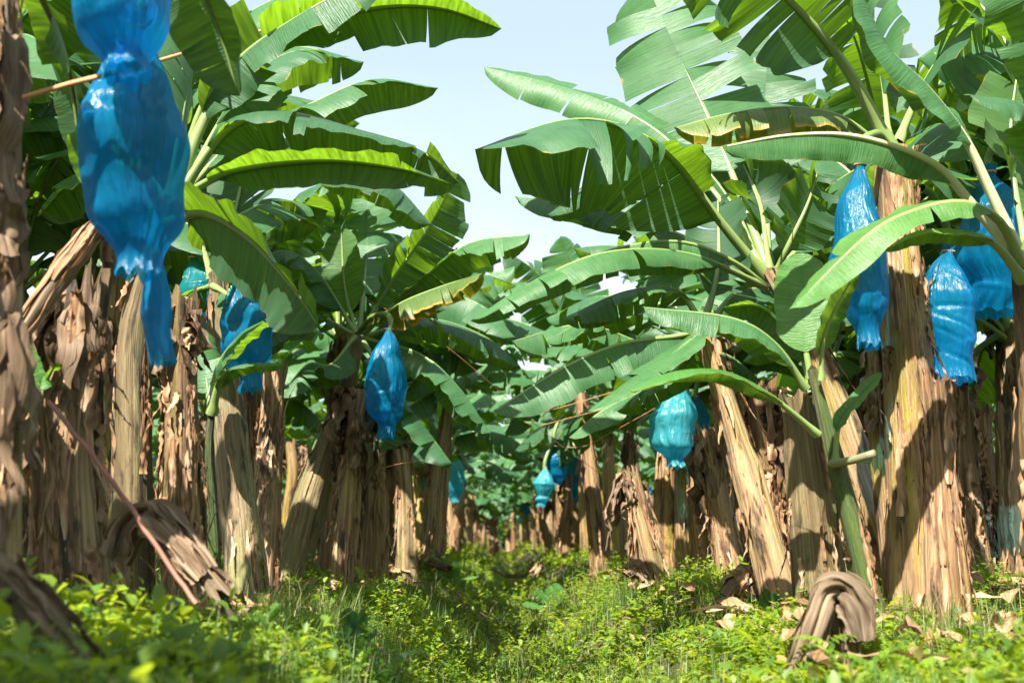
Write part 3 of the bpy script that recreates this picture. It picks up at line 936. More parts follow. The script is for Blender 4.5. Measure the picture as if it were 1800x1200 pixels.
L2.leaf([(640, 582, 8.6), (700, 535, 8.3), (770, 505, 8.2), (850, 480, 8.1)], 40, (0, .1, 1), (-50, -40), 20, 3, .15, mat='leaf_yellow')
L2.leaf([(622, 590, 8.5), (580, 640, 8.3), (540, 640, 8.2), (490, 700, 8.1)], 36, (-.2, .1, 1), (-40, -40), 20, 3, .15)
stem_thing('cut_banana_stem', 'cut stem smothered in dark hanging dead leaves beside the rounded blue bag', 'cut stem',
           [(604, 1000, 52), (614, 860, 48), (624, 690, 44)], 8.3, 'stem_mixed', .05, 16, None, 26, dict(ln=(.35, .75), wd=(.08, .18), spread=.17, rise=.08))
stem_thing('cut_banana_stem', 'broad brown cut stem with orange sunlit sheaths folded over its top', 'cut stem',
           [(646, 985, 78), (652, 880, 70), (648, 800, 62)], 9.4, 'stem_red', .08, 30, dict(out=.8), 14, dict(ln=(.15, .5), wd=(.06, .14)))
stem_thing('cut_banana_stem', 'plain grey brown stem standing right of the one with orange folded sheaths', 'cut stem',
           [(714, 970, 46), (712, 880, 42), (706, 790, 38)], 11.0, 'stem', .05, 14)
TS = stem_thing('banana_sucker', 'thin blurred pinkish sucker with a tuft of yellow green leaves at far left', 'banana plant',
                [(62, 955, 24), (66, 820, 24), (68, 690, 20)], 4.2, 'stem_red', nfl=4)
TS.leaf([(68, 695, 4.2), (60, 650, 4.2), (40, 600, 4.2)], 16, (0, -.7, .6), (-10, -10), 20, 0, .1, mat='leaf_young', rr=.008)
TS.leaf([(68, 695, 4.2), (85, 660, 4.2), (98, 640, 4.1)], 15, (0, -.7, .6), (-10, -10), 20, 0, .1, mat='leaf_young', rr=.008)
TS.leaf([(68, 700, 4.2), (50, 690, 4.1), (42, 730, 4.1)], 12, (0, -.5, .8), (-10, -10), 20, 0, .1, mat='leaf_young', rr=.008)

# ---- right row, middle distance
stem_thing('cut_banana_stem', 'leaning sunlit cut stem with pale shredded top at the edge of the right bank', 'cut stem',
           [(1158, 1034, 54), (1130, 920, 48), (1106, 828, 46)], 8.4, 'stem', .10, 20, dict(out=.5), 12, dict(ln=(.2, .7), wd=(.04, .1), bias=(-.08, 0, 0)))
R7 = stem_thing('banana_plant', 'middle distance banana plant carrying the pale crumpled bag right of the ditch', 'banana plant',
                [(1212, 1015, 50), (1205, 860, 44), (1200, 700, 36), (1200, 640, 34)], 9.6, 'stem_mixed', nfl=14)
R7.leaf([(1200, 645, 9.6), (1160, 560, 9.9), (1060, 520, 10.2), (960, 560, 10.4)], 50, (0, .2, 1), (-45, -45), 25, 6, .15)
R7.leaf([(1200, 645, 9.6), (1120, 600, 9.4), (1020, 570, 9.2), (900, 600, 9.0)], 42, (0, .0, 1), (-50, -40), 25, 5, .15)
R7.leaf([(1200, 645, 9.6), (1140, 680, 9.2), (1060, 720, 9.0), (1000, 770, 8.9)], 34, (-.2, .0, 1), (-40, -40), 25, 3, .15)
R7.leaf([(1202, 645, 9.6), (1230, 540, 9.8), (1290, 480, 10)], 55, (0, -.6, .7), (-5, -5), 25, 5, .2)
R7.leaf([(1202, 645, 9.6), (1270, 620, 9.6), (1350, 680, 9.6)], 45, (0, .0, 1), (-40, -40), 25, 4, .15)
R7.leaf([(1200, 645, 9.6), (1180, 500, 10), (1120, 420, 10.4)], 55, (0, -.5, .8), (-10, -10), 25, 5, .2)
stem_thing('cut_banana_stem', 'brown flaky cut stem behind the litter left of the black spotted leaning stem', 'cut stem',
           [(1284, 1015, 58), (1262, 870, 52), (1242, 755, 44)], 8.6, 'stem_red', .08, 28, dict(out=.8), 8)
stem_thing('cut_banana_stem', 'yellow tinged cut stem between the pale bag plant and the brown flaky stem', 'cut stem',
           [(1240, 1010, 44), (1226, 900, 40), (1222, 790, 36)], 9.2, 'stem_mixed', .06, 14)

LP = stem_thing('banana_plant', 'middle distance banana plant left of the ditch behind the slender turquoise bag', 'banana plant',
                [(766, 965, 40), (774, 830, 34), (788, 700, 26)], 12.5, 'stem', nfl=14)
for q in (([(788, 702), (820, 610), (880, 560), (965, 585)], 46, (0, .1, 1)), ([(788, 702), (790, 590), (830, 500), (905, 468)], 50, (.1, -.2, 1)), ([(788, 702), (850, 660), (920, 660), (985, 715)], 40, (0, 0, 1)),
          ([(788, 702), (740, 600), (680, 570), (615, 620)], 45, (0, .1, 1)), ([(788, 702), (780, 560), (755, 455)], 50, (-.2, -.8, .5)), ([(788, 702), (760, 690), (700, 730), (668, 790)], 36, (0, 0, 1)), ([(788, 702), (800, 540), (850, 420)], 46, (.3, -.7, .5))):
    LP.leaf([(a, b, 12.5 - .15 * i) for i, (a, b) in enumerate(q[0])], q[1], q[2], (-38, -32), 25, 5, .15)
RP = stem_thing('banana_plant', 'middle distance banana plant right of the ditch behind the deep blue bag', 'banana plant',
                [(1052, 968, 38), (1036, 820, 32), (1014, 652, 24)], 13.2, 'stem_red', nfl=14)
for q in (([(1014, 655), (990, 560), (930, 500), (848, 505)], 52, (0, .1, 1)), ([(1014, 655), (960, 600), (900, 600), (838, 665)], 44, (0, 0, 1)), ([(1014, 655), (970, 650), (920, 700), (888, 765)], 40, (-.2, 0, 1)),
          ([(1014, 655), (1020, 520), (985, 415)], 50, (-.2, -.8, .5)), ([(1014, 655), (1080, 560), (1150, 560), (1215, 620)], 46, (0, .1, 1)), ([(1014, 655), (1050, 660), (1100, 700), (1120, 760)], 36, (.1, 0, 1)), ([(1014, 655), (960, 500), (890, 440)], 48, (-.3, -.6, .6))):
    RP.leaf([(a, b, 13.2 - .15 * i) for i, (a, b) in enumerate(q[0])], q[1], q[2], (-38, -32), 25, 5, .15)

# ------------------------------------------------------------------ generic plants of the far rows
def gen_leaf(seed, az, e0, e1, L, W, base, tears, young=False):
    n = 7
    q = np.linspace(0, 1, n)
    e = np.radians(e0 + (e1 - e0) * q ** 1.25)
    d = np.array([math.cos(az), math.sin(az)])
    pts = [np.array(base, float)]
    for i in range(1, n):
        h = math.cos(e[i]) * L / (n - 1); v = math.sin(e[i]) * L / (n - 1)
        pts.append(pts[-1] + np.array([d[0] * h, d[1] * h, v]))
    # normal: perpendicular to the leaf's own arc, upper side
    face = np.array([-d[0] * .5, -d[1] * .5, 1.0])
    rng = random.Random(seed)
    fo = rng.uniform(-40, -8)
    return leaf_acc(pts, W, face, (fo + rng.uniform(-8, 8), fo + rng.uniform(-8, 8)), rng.uniform(20, 45), tears, .14, seed, ns=30, nc=4, rib_r=.02)


def proto_plant(seed, near, tall=False):
    rng = random.Random(seed)
    H = rng.uniform(2.6, 2.9) if tall else rng.uniform(1.85, 2.3)
    lx, ly = rng.uniform(-.18, .18), rng.uniform(-.15, .15)
    path = [(0, 0, -.25), (lx * .2, ly * .2, .4), (lx * .6, ly * .6, 1.3), (lx, ly, H)]
    rad = [.125, .112, .092, .065]
    mat = M[['stem', 'stem_mixed', 'stem_green', 'stem_red'][seed % 4]]
    root = thing('banana_plant', '', 'banana plant')
    mesh_obj('pseudostem', None, None, None, root, me=stem_acc(path, rad, seed, nth=24, step=.12).mesh('pseudostem', [mat]))
    fl = flaps_acc(path, rad, 30, seed, ln=(.15, .6), wd=(.03, .09), out=.8)
    dr = drape_acc((lx, ly, H - .15), 7, seed, ln=(.3, .9), wd=(.05, .14), spread=.14)
    lv = []
    k = rng.randint(11, 13)
    a0 = rng.uniform(0, 6.28)
    for i in range(k):
        f = i / (k - 1)
        az = a0 + i * 2.4 + rng.uniform(-.3, .3)
        e0 = 82 - 42 * f + rng.uniform(-6, 6)
        e1 = 25 - 75 * f + rng.uniform(-12, 12)
        lv.append(gen_leaf(seed * 20 + i, az, e0, e1, rng.uniform(1.7, 2.3), rng.uniform(.30, .40), (lx, ly, H - .05 - .1 * f), rng.randint(5, 14)))
    mats = [M['leaf'], M['rib']]
    if near:
        mesh_obj('dry_sheath', None, None, None, root, me=fl.mesh('dry_sheath', [M['flap']]))
        mesh_obj('dead_leaves', None, None, None, root, me=dr.mesh('dead_leaves', [M['dead']]))
        for A in lv:
            mesh_obj('leaf', None, None, None, root, me=A.mesh('leaf', mats))
    else:
        fl.merge(dr)
        mesh_obj('dry_sheath', None, None, None, root, me=fl.mesh('dry_sheath', [M['flap']]))
        B = Acc()
        for A in lv:
            B.merge(A)
        mesh_obj('leaf_crown', None, None, None, root, me=B.mesh('leaf_crown', mats))
    root['H'] = H
    return root, H, (lx, ly)


def proto_stump(seed):
    rng = random.Random(seed)
    H = rng.uniform(1.2, 1.9)
    path = [(0, 0, -.25), (0, 0, .4), (rng.uniform(-.1, .1), rng.uniform(-.1, .1), H * .7), (rng.uniform(-.25, .25), rng.uniform(-.1, .1), H)]
    rad = [.122, .112, .094, .074]
    root = thing('cut_banana_stem', '', 'cut stem')
    mesh_obj('pseudostem', None, None, None, root, me=stem_acc(path, rad, seed, .08, nth=24, step=.1).mesh('pseudostem', [M[['stem', 'stem_red', 'stem_mixed'][seed % 3]]]))
    mesh_obj('dry_sheath', None, None, None, root, me=flaps_acc(path, rad, 26, seed, ln=(.1, .5), wd=(.03, .09), out=.9).mesh('dry_sheath', [M['flap']]))
    mesh_obj('dead_leaves', None, None, None, root, me=drape_acc(path[-1], 8, seed, ln=(.15, .6), wd=(.05, .13), spread=.14).mesh('dead_leaves', [M['dead']]))
    return root


# ------------------------------------------------------------------ bagged bunches
def bunch_acc(seed=1):
    """hands of green bananas round a stalk, unit size: 1 m long hanging down from z=0"""
    rng = random.Random(seed)
    A = Acc()
    for ring in range(8):
        z = -.26 - ring * .085
        R = [.045, .08, .115, .135, .135, .12, .10, .07][ring]
        for k in range(11):
            a = k / 11 * 6.283 + ring * .5 + rng.uniform(-.1, .1)
            d = np.array([math.cos(a), math.sin(a), 0])
            q = np.linspace(0, 1, 6)
            p = d * (.03 + R * np.sin(q * 1.5))[:, None] + np.array([0, 0, 1.]) * (z - .03 + .07 * q ** 1.6)[:, None]
            T, Bx, By = tube_frame(p)
            th = np.linspace(0, 2 * np.pi, 6, endpoint=False)
            r = .021 * np.sin(np.pi * np.clip(q * .86 + .1, 0, 1)) ** .6
            A.grid(p[:, None] + r[:, None, None] * (np.cos(th)[None, :, None] * Bx[:, None] + np.sin(th)[None, :, None] * By[:, None]), np.zeros((6, 6, 2)), closed=True)
    return A


BUNCH = bunch_acc().mesh('banana_bunch', [M['fruit']])


def bag_acc(L, R, seed, tail=.18, bell=.62, open_end=False):
    rng = random.Random(seed * 5 + 1)
    rn = np.random.RandomState(seed)
    nz, nth = 64, 72
    q = np.linspace(0, 1, nz)
    th = np.linspace(0, 2 * np.pi, nth, endpoint=False)
    # neck frill, tie, shoulder, belly, gathered or hanging skirt
    knots = [0, .02, .05, .10, .22, .40, bell, .80, 1 - tail, 1 - tail * .5, 1]
    vals = [.20, .24, .13, .24, .60, .90, 1.0, .84, (.86 if open_end else .50), (.84 if open_end else .36), (.82 if open_end else .46)]
    k = np.argsort(knots)
    r = np.interp(q, np.array(knots)[k], np.array(vals)[k])
    ker = np.ones(5) / 5
    r = np.convolve(np.pad(r, 2, 'edge'), ker, 'valid')
    w = [wob(rng, 4, f) for f in (2, 3, 4, 5)]
    Rr = np.ones((nz, nth))
    fold = np.zeros(nth)
    for j in range(6):
        f = rng.randint(4, 19)
        fold += np.abs(np.sin(f * .5 * th + rng.uniform(0, 6.28))) ** 2 - .5
    fold /= 6
    neck = np.exp(-q / .13) * .8 + np.exp(-(1 - q) / .14) * .45
    drift = .35 * w[0](q * 3)
    fi = np.stack([np.interp((th + dd) % (2 * np.pi), np.append(th, 2 * np.pi), np.append(fold, fold[0])) for dd in drift])
    Rr += fi * (.07 + .42 * neck)[:, None]
    # bulges where the hands of fruit press on the film, and slack diagonal folds between them
    for j in range(16):
        zc, tc_ = rng.uniform(.2, .85), rng.uniform(0, 6.28)
        dth = np.angle(np.exp(1j * (th - tc_)))
        Rr += rng.uniform(-.10, .13) * np.exp(-((q[:, None] - zc) / rng.uniform(.05, .12)) ** 2 - (dth[None, :] / rng.uniform(.35, .8)) ** 2)
    for j in range(16):
        zc, tc_ = rng.uniform(.15, .95), rng.uniform(0, 6.28)
        sl = rng.uniform(-.35, .35)
        dth = np.angle(np.exp(1j * (th - tc_)))
        line = (q[:, None] - zc) - sl * dth[None, :] * .4
        Rr += rng.uniform(-.08, .08) * np.exp(-(line / .014) ** 2) * np.exp(-(dth[None, :] / .7) ** 2)
    sway = (rng.uniform(-.9, .9), rng.uniform(-.5, .5))
    flat = .82 + .1 * rng.random()
    ph = rng.uniform(0, 3.14)
    Rr *= 1 + .10 * np.cos(2 * (th[None, :] - ph))
    X_ = R * (r[:, None] * Rr) * np.cos(th)[None] + R * .16 * w[1](q * 1.3)[:, None] + R * sway[0] * (np.clip(q - .55, 0, 1) ** 1.3)[:, None]
    Y_ = R * (r[:, None] * Rr) * np.sin(th)[None] * flat + R * .12 * w[2](q * 1.3)[:, None] + R * sway[1] * (np.clip(q - .55, 0, 1) ** 1.3)[:, None]
    Z_ = -L * q[:, None] + L * .022 * (w[3](th * 1.0) + .4 * np.sin(9 * th))[None] * np.clip((q[:, None] - .93) / .07, 0, 1) + 0 * th[None]
    X_ -= X_[2].mean(); Y_ -= Y_[2].mean()
    A = Acc()
    G = np.stack([X_, Y_, Z_], -1)
    U = np.stack(np.broadcast_arrays(th[None] * R, q[:, None] * L), -1)
    G = np.concatenate([G, G[:, :1]], 1); U = np.concatenate([U, U[:, :1] + np.array([2 * np.pi * R, 0])], 1)
    A.grid(G, U)
    return A


def ring_acc(R, z, seed=0):
    A = Acc()
    a = np.linspace(0, 2 * np.pi, 24, endpoint=False); b = np.linspace(0, 2 * np.pi, 6, endpoint=False)
    G = np.stack([(R + .006 * np.cos(b)[None]) * np.cos(a)[:, None], (R + .006 * np.cos(b)[None]) * np.sin(a)[:, None], z + .006 * np.sin(b)[None] + 0 * a[:, None]], -1)
    G = np.concatenate([G, G[:1]], 0)
    A.grid(G, np.zeros(G.shape[:2] + (2,)), closed=True)
    return A


def stalk_acc(pts, r=.022):
    p, L = spline(pts, 14)
    T, Bx, By = tube_frame(p)
    th = np.linspace(0, 2 * np.pi, 8, endpoint=False)
    A = Acc()
    A.grid(p[:, None] + r * (np.cos(th)[None, :, None] * Bx[:, None] + np.sin(th)[None, :, None] * By[:, None]), np.zeros((14, 8, 2)), closed=True)
    return A


def bag(label, top, bot, hw, Y, mat='bag', stalk_to=None, seed=None, tail=.18, bell=.6, open_end=False, empty=False, group='blue bags over the hanging banana bunches'):
    """top, bot = photo pixels of the neck and the lower hem; hw = half width in pixels"""
    a, b = P(top[0], top[1], Y), P(bot[0], bot[1], Y)
    L = np.linalg.norm(a - b); R = 1.12 * hw * Y / F
    sd = seed or nseed()
    root = thing('bagged_banana_bunch', label, 'fruit bag', a, group)
    v = Vector(b - a)
    root.rotation_euler = v.to_track_quat('-Z', 'Y').to_euler()
    mesh_obj('bag', None, None, None, root, me=bag_acc(L, R, sd, tail, bell, open_end).mesh('bag', [M[mat]]))
    if not empty:
        bo = mesh_obj('banana_bunch', None, None, None, root, me=BUNCH)
        bo.scale = (R / .31, R / .31, L * .72)
    mesh_obj('tie', None, None, None, root, me=ring_acc(R * .17, -.055 * L).mesh('tie', [M['twine']]))
    e = np.array(stalk_to if stalk_to is not None else (a + np.array([.12, .1, .25])))
    inv = root.matrix_basis.inverted()
    le = np.array(inv @ Vector(e))
    mesh_obj('stalk', None, None, None, root, me=stalk_acc([le, le * .6 + np.array([0, 0, .08]), np.array([0, 0, .05]), np.array([0, 0, -.1])]).mesh('stalk', [M['stalk']]))
    return root


bag('big blurred blue bag cut off by the top edge of the picture at upper left', (190, -260), (205, 132), 112, 3.1, stalk_to=P(60, -260, 3.3), tail=.1, bell=.55)
bag('largest hanging blue bag, right below the one cut off by the top edge', (248, 30), (232, 478), 90, 3.5, stalk_to=P(330, -40, 3.8), tail=.12, bell=.5)
bag('narrow empty blue sleeve hanging between two shredded stems at left', (272, 430), (280, 640), 26, 3.9, open_end=True, empty=True, stalk_to=P(262, 350, 3.9), tail=.3, bell=.6)
bag('translucent teal bag behind the knobbly top of the sunlit straw stem', (338, 445), (346, 590), 36, 6.6, 'bag_teal', P(370, 420, 6.4))
bag('blue bag with shiny top half hidden under a dark leaf left of the leaning plant', (410, 470), (444, 682), 50, 5.85, stalk_to=P(385, 470, 6.4), bell=.45)
bag('rounded blue bag tied at the neck on the grey plant leaning towards the ditch', (684, 568), (672, 772), 40, 8.0, stalk_to=P(634, 580, 8.6), tail=.16, bell=.55)
bag('slender pale turquoise bag far along the left row beside a hanging leaf tip', (795, 786), (799, 882), 19, 16.5, 'bag_pale', tail=.1, bell=.6)
bag('pale crumpled sunlit bag hanging on the right side of the ditch', (1190, 655), (1184, 820), 46, 9.2, 'bag_pale', P(1205, 640, 9.6), seed=911, tail=.12, bell=.46)
bag('deep blue bag far off near the middle of the ditch line, above a paler bag', (974, 770), (976, 852), 20, 12.6, tail=.08, bell=.55)
bag('small pale bag just below and left of the deep blue one near the ditch line', (958, 818), (956, 890), 17, 12.4, 'bag_pale', tail=.22, bell=.45)
bag('long shiny blue bag hanging left of the thick flaky stem on the right', (1512, 272), (1516, 612), 52, 5.35, stalk_to=P(1560, 255, 5.55), tail=.12, bell=.55)
bag('dark blue bag hanging low right of the thick flaky stem', (1668, 430), (1658, 668), 52, 6.1, stalk_to=P(1620, 330, 5.9), tail=.12, bell=.62, open_end=True)
bag('bright blue bag with greenish hem at the right edge', (1738, 290), (1752, 545), 58, 6.2, 'bag', P(1790, 240, 6.0), tail=.1, bell=.7, open_end=True)
bag('scrap of blue bag glimpsed behind the young green plant', (1466, 640), (1468, 676), 12, 9.5, tail=.2)
bag('blue bag partly hidden behind the stems at the right of the pale crumpled one', (1224, 690), (1220, 800), 22, 10.5, tail=.2)
bag('small blue bag peeping between the stems at left below the dark leaf', (225, 618), (228, 662), 13, 7.2, tail=.2)

# ------------------------------------------------------------------ far rows
rng = random.Random(5)
protos_n = [proto_plant(s, True) for s in (1, 2, 3, 4, 5)]
protos_t = [proto_plant(s, True, True) for s in (31, 32, 33)]
protos_f = [proto_plant(s, False) for s in (11, 12, 13, 14, 15, 16)]
stumps = [proto_stump(s) for s in range(21, 27)]
far_bags = []
for i in range(4):
    root = thing('bagged_banana_bunch', '', 'fruit bag', (0, 0, 0))
    mesh_obj('bag', None, None, None, root, me=bag_acc(.95, .22, 300 + i, .14, .55).mesh('bag', [M['bag_pale' if i == 3 else 'bag']]))
    bo = mesh_obj('banana_bunch', None, None, None, root, me=BUNCH); bo.scale = (.72, .72, .70)
    mesh_obj('stalk', None, None, None, root, me=stalk_acc([(.22, 0, .22), (.12, 0, .3), (0, 0, .18), (0, 0, -.1)]).mesh('stalk', [M['stalk']]))
    far_bags.append(root)
used = set()


def put(proto, loc, rz, s, label, group, tilt=(0, 0)):
    if proto.name not in used:
        used.add(proto.name)
        r = proto
        r.location = loc; r.rotation_euler = (tilt[0], tilt[1], rz); r.scale = (s,) * 3
    else:
        r = dup(proto, loc, rz, s, tilt)
    r['label'] = label; r['group'] = group
    if 'H' in r: del r['H']
    return r


rows = [-1.3 - 2.4 * k for k in range(8)] + [1.55 + 2.4 * k for k in range(8)]
nP = nS = nB = 0
for rx in rows:
    side = 'left' if rx < 0 else 'right'
    y = 7.6 + rng.uniform(0, 1.6)
    if abs(rx) < 2.5: y = 20.5 if rx < 0 else 21
    while y < 66:
        x = rx + rng.uniform(-.4, .4) - .012 * (y - 5)
        dist = y
        vis = (abs(x) - 1.6) / y * F < 930
        y0 = y
        y += rng.uniform(2.2, 3.1) * (1 if y < 40 else 1.2)
        if not vis or (abs(rx) > 9 and y0 > 30 and rng.random() < .45):
            continue
        near = y0 < 17
        pr, H, lean = (protos_n if near else protos_f)[rng.randrange(5 if near else 6)]
        s = rng.uniform(.88, 1.08)
        loc = (x, y0, float(ground_z(x, y0)))
        rz = rng.uniform(0, 6.28)
        put(pr, loc, rz, s, 'leafy banana plant in the receding rows %s of the ditch, beyond the nearest clumps' % side, 'banana plants in the receding %s rows' % side,
            (rng.uniform(-.06, .06), rng.uniform(-.08, .08)))
        nP += 1
        ns = 2 if (y0 < 30 and abs(rx) < 6) else (1 if rng.random() < .7 else 0)
        for _ in range(ns):
            sx, sy = x + rng.choice((-1, 1)) * rng.uniform(.3, .8), y0 + rng.uniform(-.9, .9)
            if abs(sx - xc(sy)) < .95 and sy < 40: sx = xc(sy) + math.copysign(rng.uniform(1., 1.4), rx)
            if nS < 240:
                put(rng.choice(stumps), (float(sx), sy, float(ground_z(sx, sy))), rng.uniform(0, 6.28), rng.uniform(.8, 1.1),
                    'brown cut banana stem among the receding rows %s of the ditch' % side, 'cut stems in the receding %s rows' % side, (rng.uniform(-.08, .08), rng.uniform(-.1, .1)))
                nS += 1
        if rng.random() < (.5 if y0 < 40 else .28) and nB < 90:
            a = rng.uniform(0, 6.28)
            put(rng.choice(far_bags), (x + .36 * math.cos(a), y0 + .36 * math.sin(a), loc[2] + H * s - .02 + rng.uniform(-.25, .15)), a + math.pi, rng.uniform(.75, 1.0),
                'blue bagged bunch deep in the receding rows %s of the ditch' % side, 'far blue bags in the %s rows' % side)
            nB += 1
# plants closing the view where the rows meet the next block, and tall ones behind the nearest clumps
for i in range(34):
    x, y = -5.5 + i * .32 + rng.uniform(-.2, .2), (rng.uniform(44, 60) if i % 2 else rng.uniform(62, 82))
    put(protos_f[rng.randrange(6)][0], (x, y, float(ground_z(x, y))), rng.uniform(0, 6.28), rng.uniform(.9, 1.05), 'small distant banana plant closing the far end of the ditch', 'banana plants at the far end of the ditch')
    if i % 2 == 0:
        put(rng.choice(stumps), (x + .3, y - 2, float(ground_z(x, y))), rng.uniform(0, 6.28), .95, 'small distant cut stem at the far end of the ditch', 'cut stems at the far end of the ditch')
for (x, y, s_) in [(2.75, 8.4, 1.1), (4.1, 9.4, 1.15), (3.3, 11.0, 1.1), (2.15, 10.9, 1.0), (3.9, 7.4, 1.15),
                   (-2.75, 7.6, 1.1), (-3.7, 9.0, 1.15), (-2.3, 10.3, 1.05), (-3.6, 6.6, 1.1), (-1.85, 11.6, 1.0), (-4.6, 8.4, 1.1)]:
    put(protos_t[rng.randrange(3)][0], (x, y, float(ground_z(x, y))), rng.uniform(0, 6.28), s_, 'tall leafy banana plant filling the gap behind the nearest %s stems' % ('left' if x < 0 else 'right'), 'tall plants behind the nearest %s stems' % ('left' if x < 0 else 'right'))
for (x, y, s_) in [(-1.6, 15.6, 1.0), (1.55, 17.6, 1.0), (-1.4, 23.5, 1.0), (1.3, 26.0, 1.0)]:
    put(protos_t[rng.randrange(3)][0], (x, y, float(ground_z(x, y))), rng.uniform(0, 6.28), s_, 'tall banana plant at the %s lip of the ditch with leaves high over the middle' % ('left' if x < 0 else 'right'), 'tall plants along the %s lip of the ditch' % ('left' if x < 0 else 'right'))
for (x, y, s_) in [(1.5, 11.4, .95), (-1.5, 13.6, 1.0), (1.5, 14.6, 1.0), (-1.25, 17.4, 1.0), (1.25, 18.6, 1.0)]:
    put(protos_n[rng.randrange(5)][0], (x, y, float(ground_z(x, y))), rng.uniform(0, 6.28), s_, 'banana plant at the %s lip of the ditch, its leaves closing over the middle' % ('left' if x < 0 else 'right'), 'plants along the %s lip of the ditch' % ('left' if x < 0 else 'right'))
# extra plants continuing the rows outside the frame, added to shade the foreground
for (x, y) in [(-3.6, 1.2), (-4.2, 3.4), (-3.1, -1.4), (-5.6, 5.6), (-2.0, -2.6), (-4.9, -.6), (3.4, 1.6), (4.3, 3.6), (2.6, -1.5), (-2.7, .1)]:
    pr, H, lean = protos_n[rng.randrange(5)]
    put(pr, (x, y, float(ground_z(x, y))), rng.uniform(0, 6.28), rng.uniform(1.0, 1.15),
        'banana plant added beside the camera for its shade, almost wholly out of view', 'shading banana plants added beside the camera')
for pr in [p[0] for p in protos_n + protos_t + protos_f] + stumps + far_bags:      # a pattern that found no place is dropped
    if pr.name not in used:
        for c in list(pr.children):
            bpy.data.objects.remove(c)
        bpy.data.objects.remove(pr)
print('generic plants', nP, 'stumps', nS, 'bags', nB)

# ------------------------------------------------------------------ twine, stick, fallen stems
def rope(name, label, pts, r, mat, cat, group=None, n=24, nth=8, rough=0.0):
    p, L = spline([P(*q) for q in pts], n)
    if rough:
        rn = np.random.RandomState(len(label)); p = p + rn.normal(0, rough, p.shape)
    T, Bx, By = tube_frame(p)
    th = np.linspace(0, 2 * np.pi, nth, endpoint=False)
    A = Acc()
    rr = np.full(n, r); 
    A.grid(p[:, None] + rr[:, None, None] * (np.cos(th)[None, :, None] * Bx[:, None] + np.sin(th)[None, :, None] * By[:, None]), np.zeros((n, nth, 2)), closed=True)
    o = mesh_obj(name, None, None, None, me=A.mesh(name, [M[mat]]))
    tag(o, label, cat, group)
    return o


G_ = 'guy twines propping the banana plants'
rope('twine', 'thick blurred orange twine slanting up across the leaves at upper left', [(40, 172, 3.2), (95, 155, 3.22), (240, 118, 3.3), (290, 104, 4.4), (410, 68, 5.2), (520, 38, 5.35), (620, 8, 5.5)], .008, 'twine', 'twine', G_)
rope('twine', 'orange twine running from the leaning left plant down past the pair of blue bags', [(600, 505, 8.6), (745, 580, 9.2), (870, 680, 10), (970, 770, 12), (1105, 868, 13)], .003, 'twine', 'twine', G_)
rope('twine', 'orange twine rising right above the pale leaf over the ditch', [(845, 748, 12), (945, 726, 11), (1020, 706, 10.5), (1130, 672, 10)], .003, 'twine', 'twine', G_)
rope('twine', 'orange twine rising right just below the pale leaf tip over the ditch', [(950, 748, 11), (1026, 728, 10.5), (1090, 712, 10), (1130, 694, 9.6), (1230, 640, 9.2)], .003, 'twine', 'twine', G_)
rope('twine', 'orange twine rising right from the deep blue bag towards the right row', [(870, 810, 14), (920, 780, 13), (1015, 786, 12), (1070, 762, 11), (1200, 690, 10)], .003, 'twine', 'twine', G_)
rope('twine', 'orange twine low between the stems behind the right clump', [(1500, 760, 8), (1640, 745, 8.2), (1800, 770, 8.4)], .003, 'twine', 'twine', G_)
rope('twine', 'faint orange twine dropping across the left stems', [(560, 860, 9), (680, 820, 10), (760, 806, 12), (860, 790, 14)], .003, 'twine', 'twine', G_)
rope('stick', 'thin reddish stick leaning down to the right in front of the left stems', [(85, 705, 3.9), (170, 810, 3.85), (245, 915, 3.8), (322, 1030, 3.75), (345, 1062, 3.72)], .0085, 'stick', 'stick', rough=.002)

# dry stem folded over, left
def arch(name, label, pts, wpx, Y, seed, mat='dead', n=7, cat='dead stem'):
    """a dead stem bent over into an arch: several crumpled sheaths lying along one path"""
    ctrl = [P(*q) for q in pts]
    foot = ctrl[0].copy(); foot[2] = float(ground_z(foot[0], foot[1]))
    pl = Plant(name, label, cat, foot)
    rng = random.Random(seed)
    W = wpx * Y / F
    cs, L = spline(ctrl, 30)
    rad = [W * .30] * len(ctrl)
    pl.add('pseudostem', stem_acc(ctrl, rad, seed, .06, nth=24, step=.03, flare=0), [M['log']])
    A = Acc()
    T = unit(np.gradient(cs, axis=0))
    side = unit(np.cross(T, np.array([0, -.6, .8])))
    up = np.cross(side, T)
    for i in range(n):
        a, b = sorted((rng.uniform(0, .35), rng.uniform(.6, 1.0)))
        idx = np.linspace(a * 29, b * 29, 18)
        f = lambda Arr: np.stack([np.interp(idx, np.arange(30), Arr[:, k]) for k in range(3)], -1)
        ang = rng.uniform(-1.9, 1.9)
        off = (math.sin(ang) * f(side) + math.cos(ang) * f(up))
        sd = unit(np.cross(off, f(T)))
        q = np.linspace(0, 1, 18)
        p = f(cs) + off * (W * .36 * (1 + .35 * wob(rng, 3, 6)(q)))[:, None]
        wv = W * rng.uniform(.35, .75) * (1 - .5 * q ** 3) * (1 + .2 * wob(rng, 3, 9)(q))
        strip(A, p, wv, sd, rng, 9, .16, 0, i * .7, pleat=11)
    pl.add('dry_sheath', A, [M[mat]])
    return pl


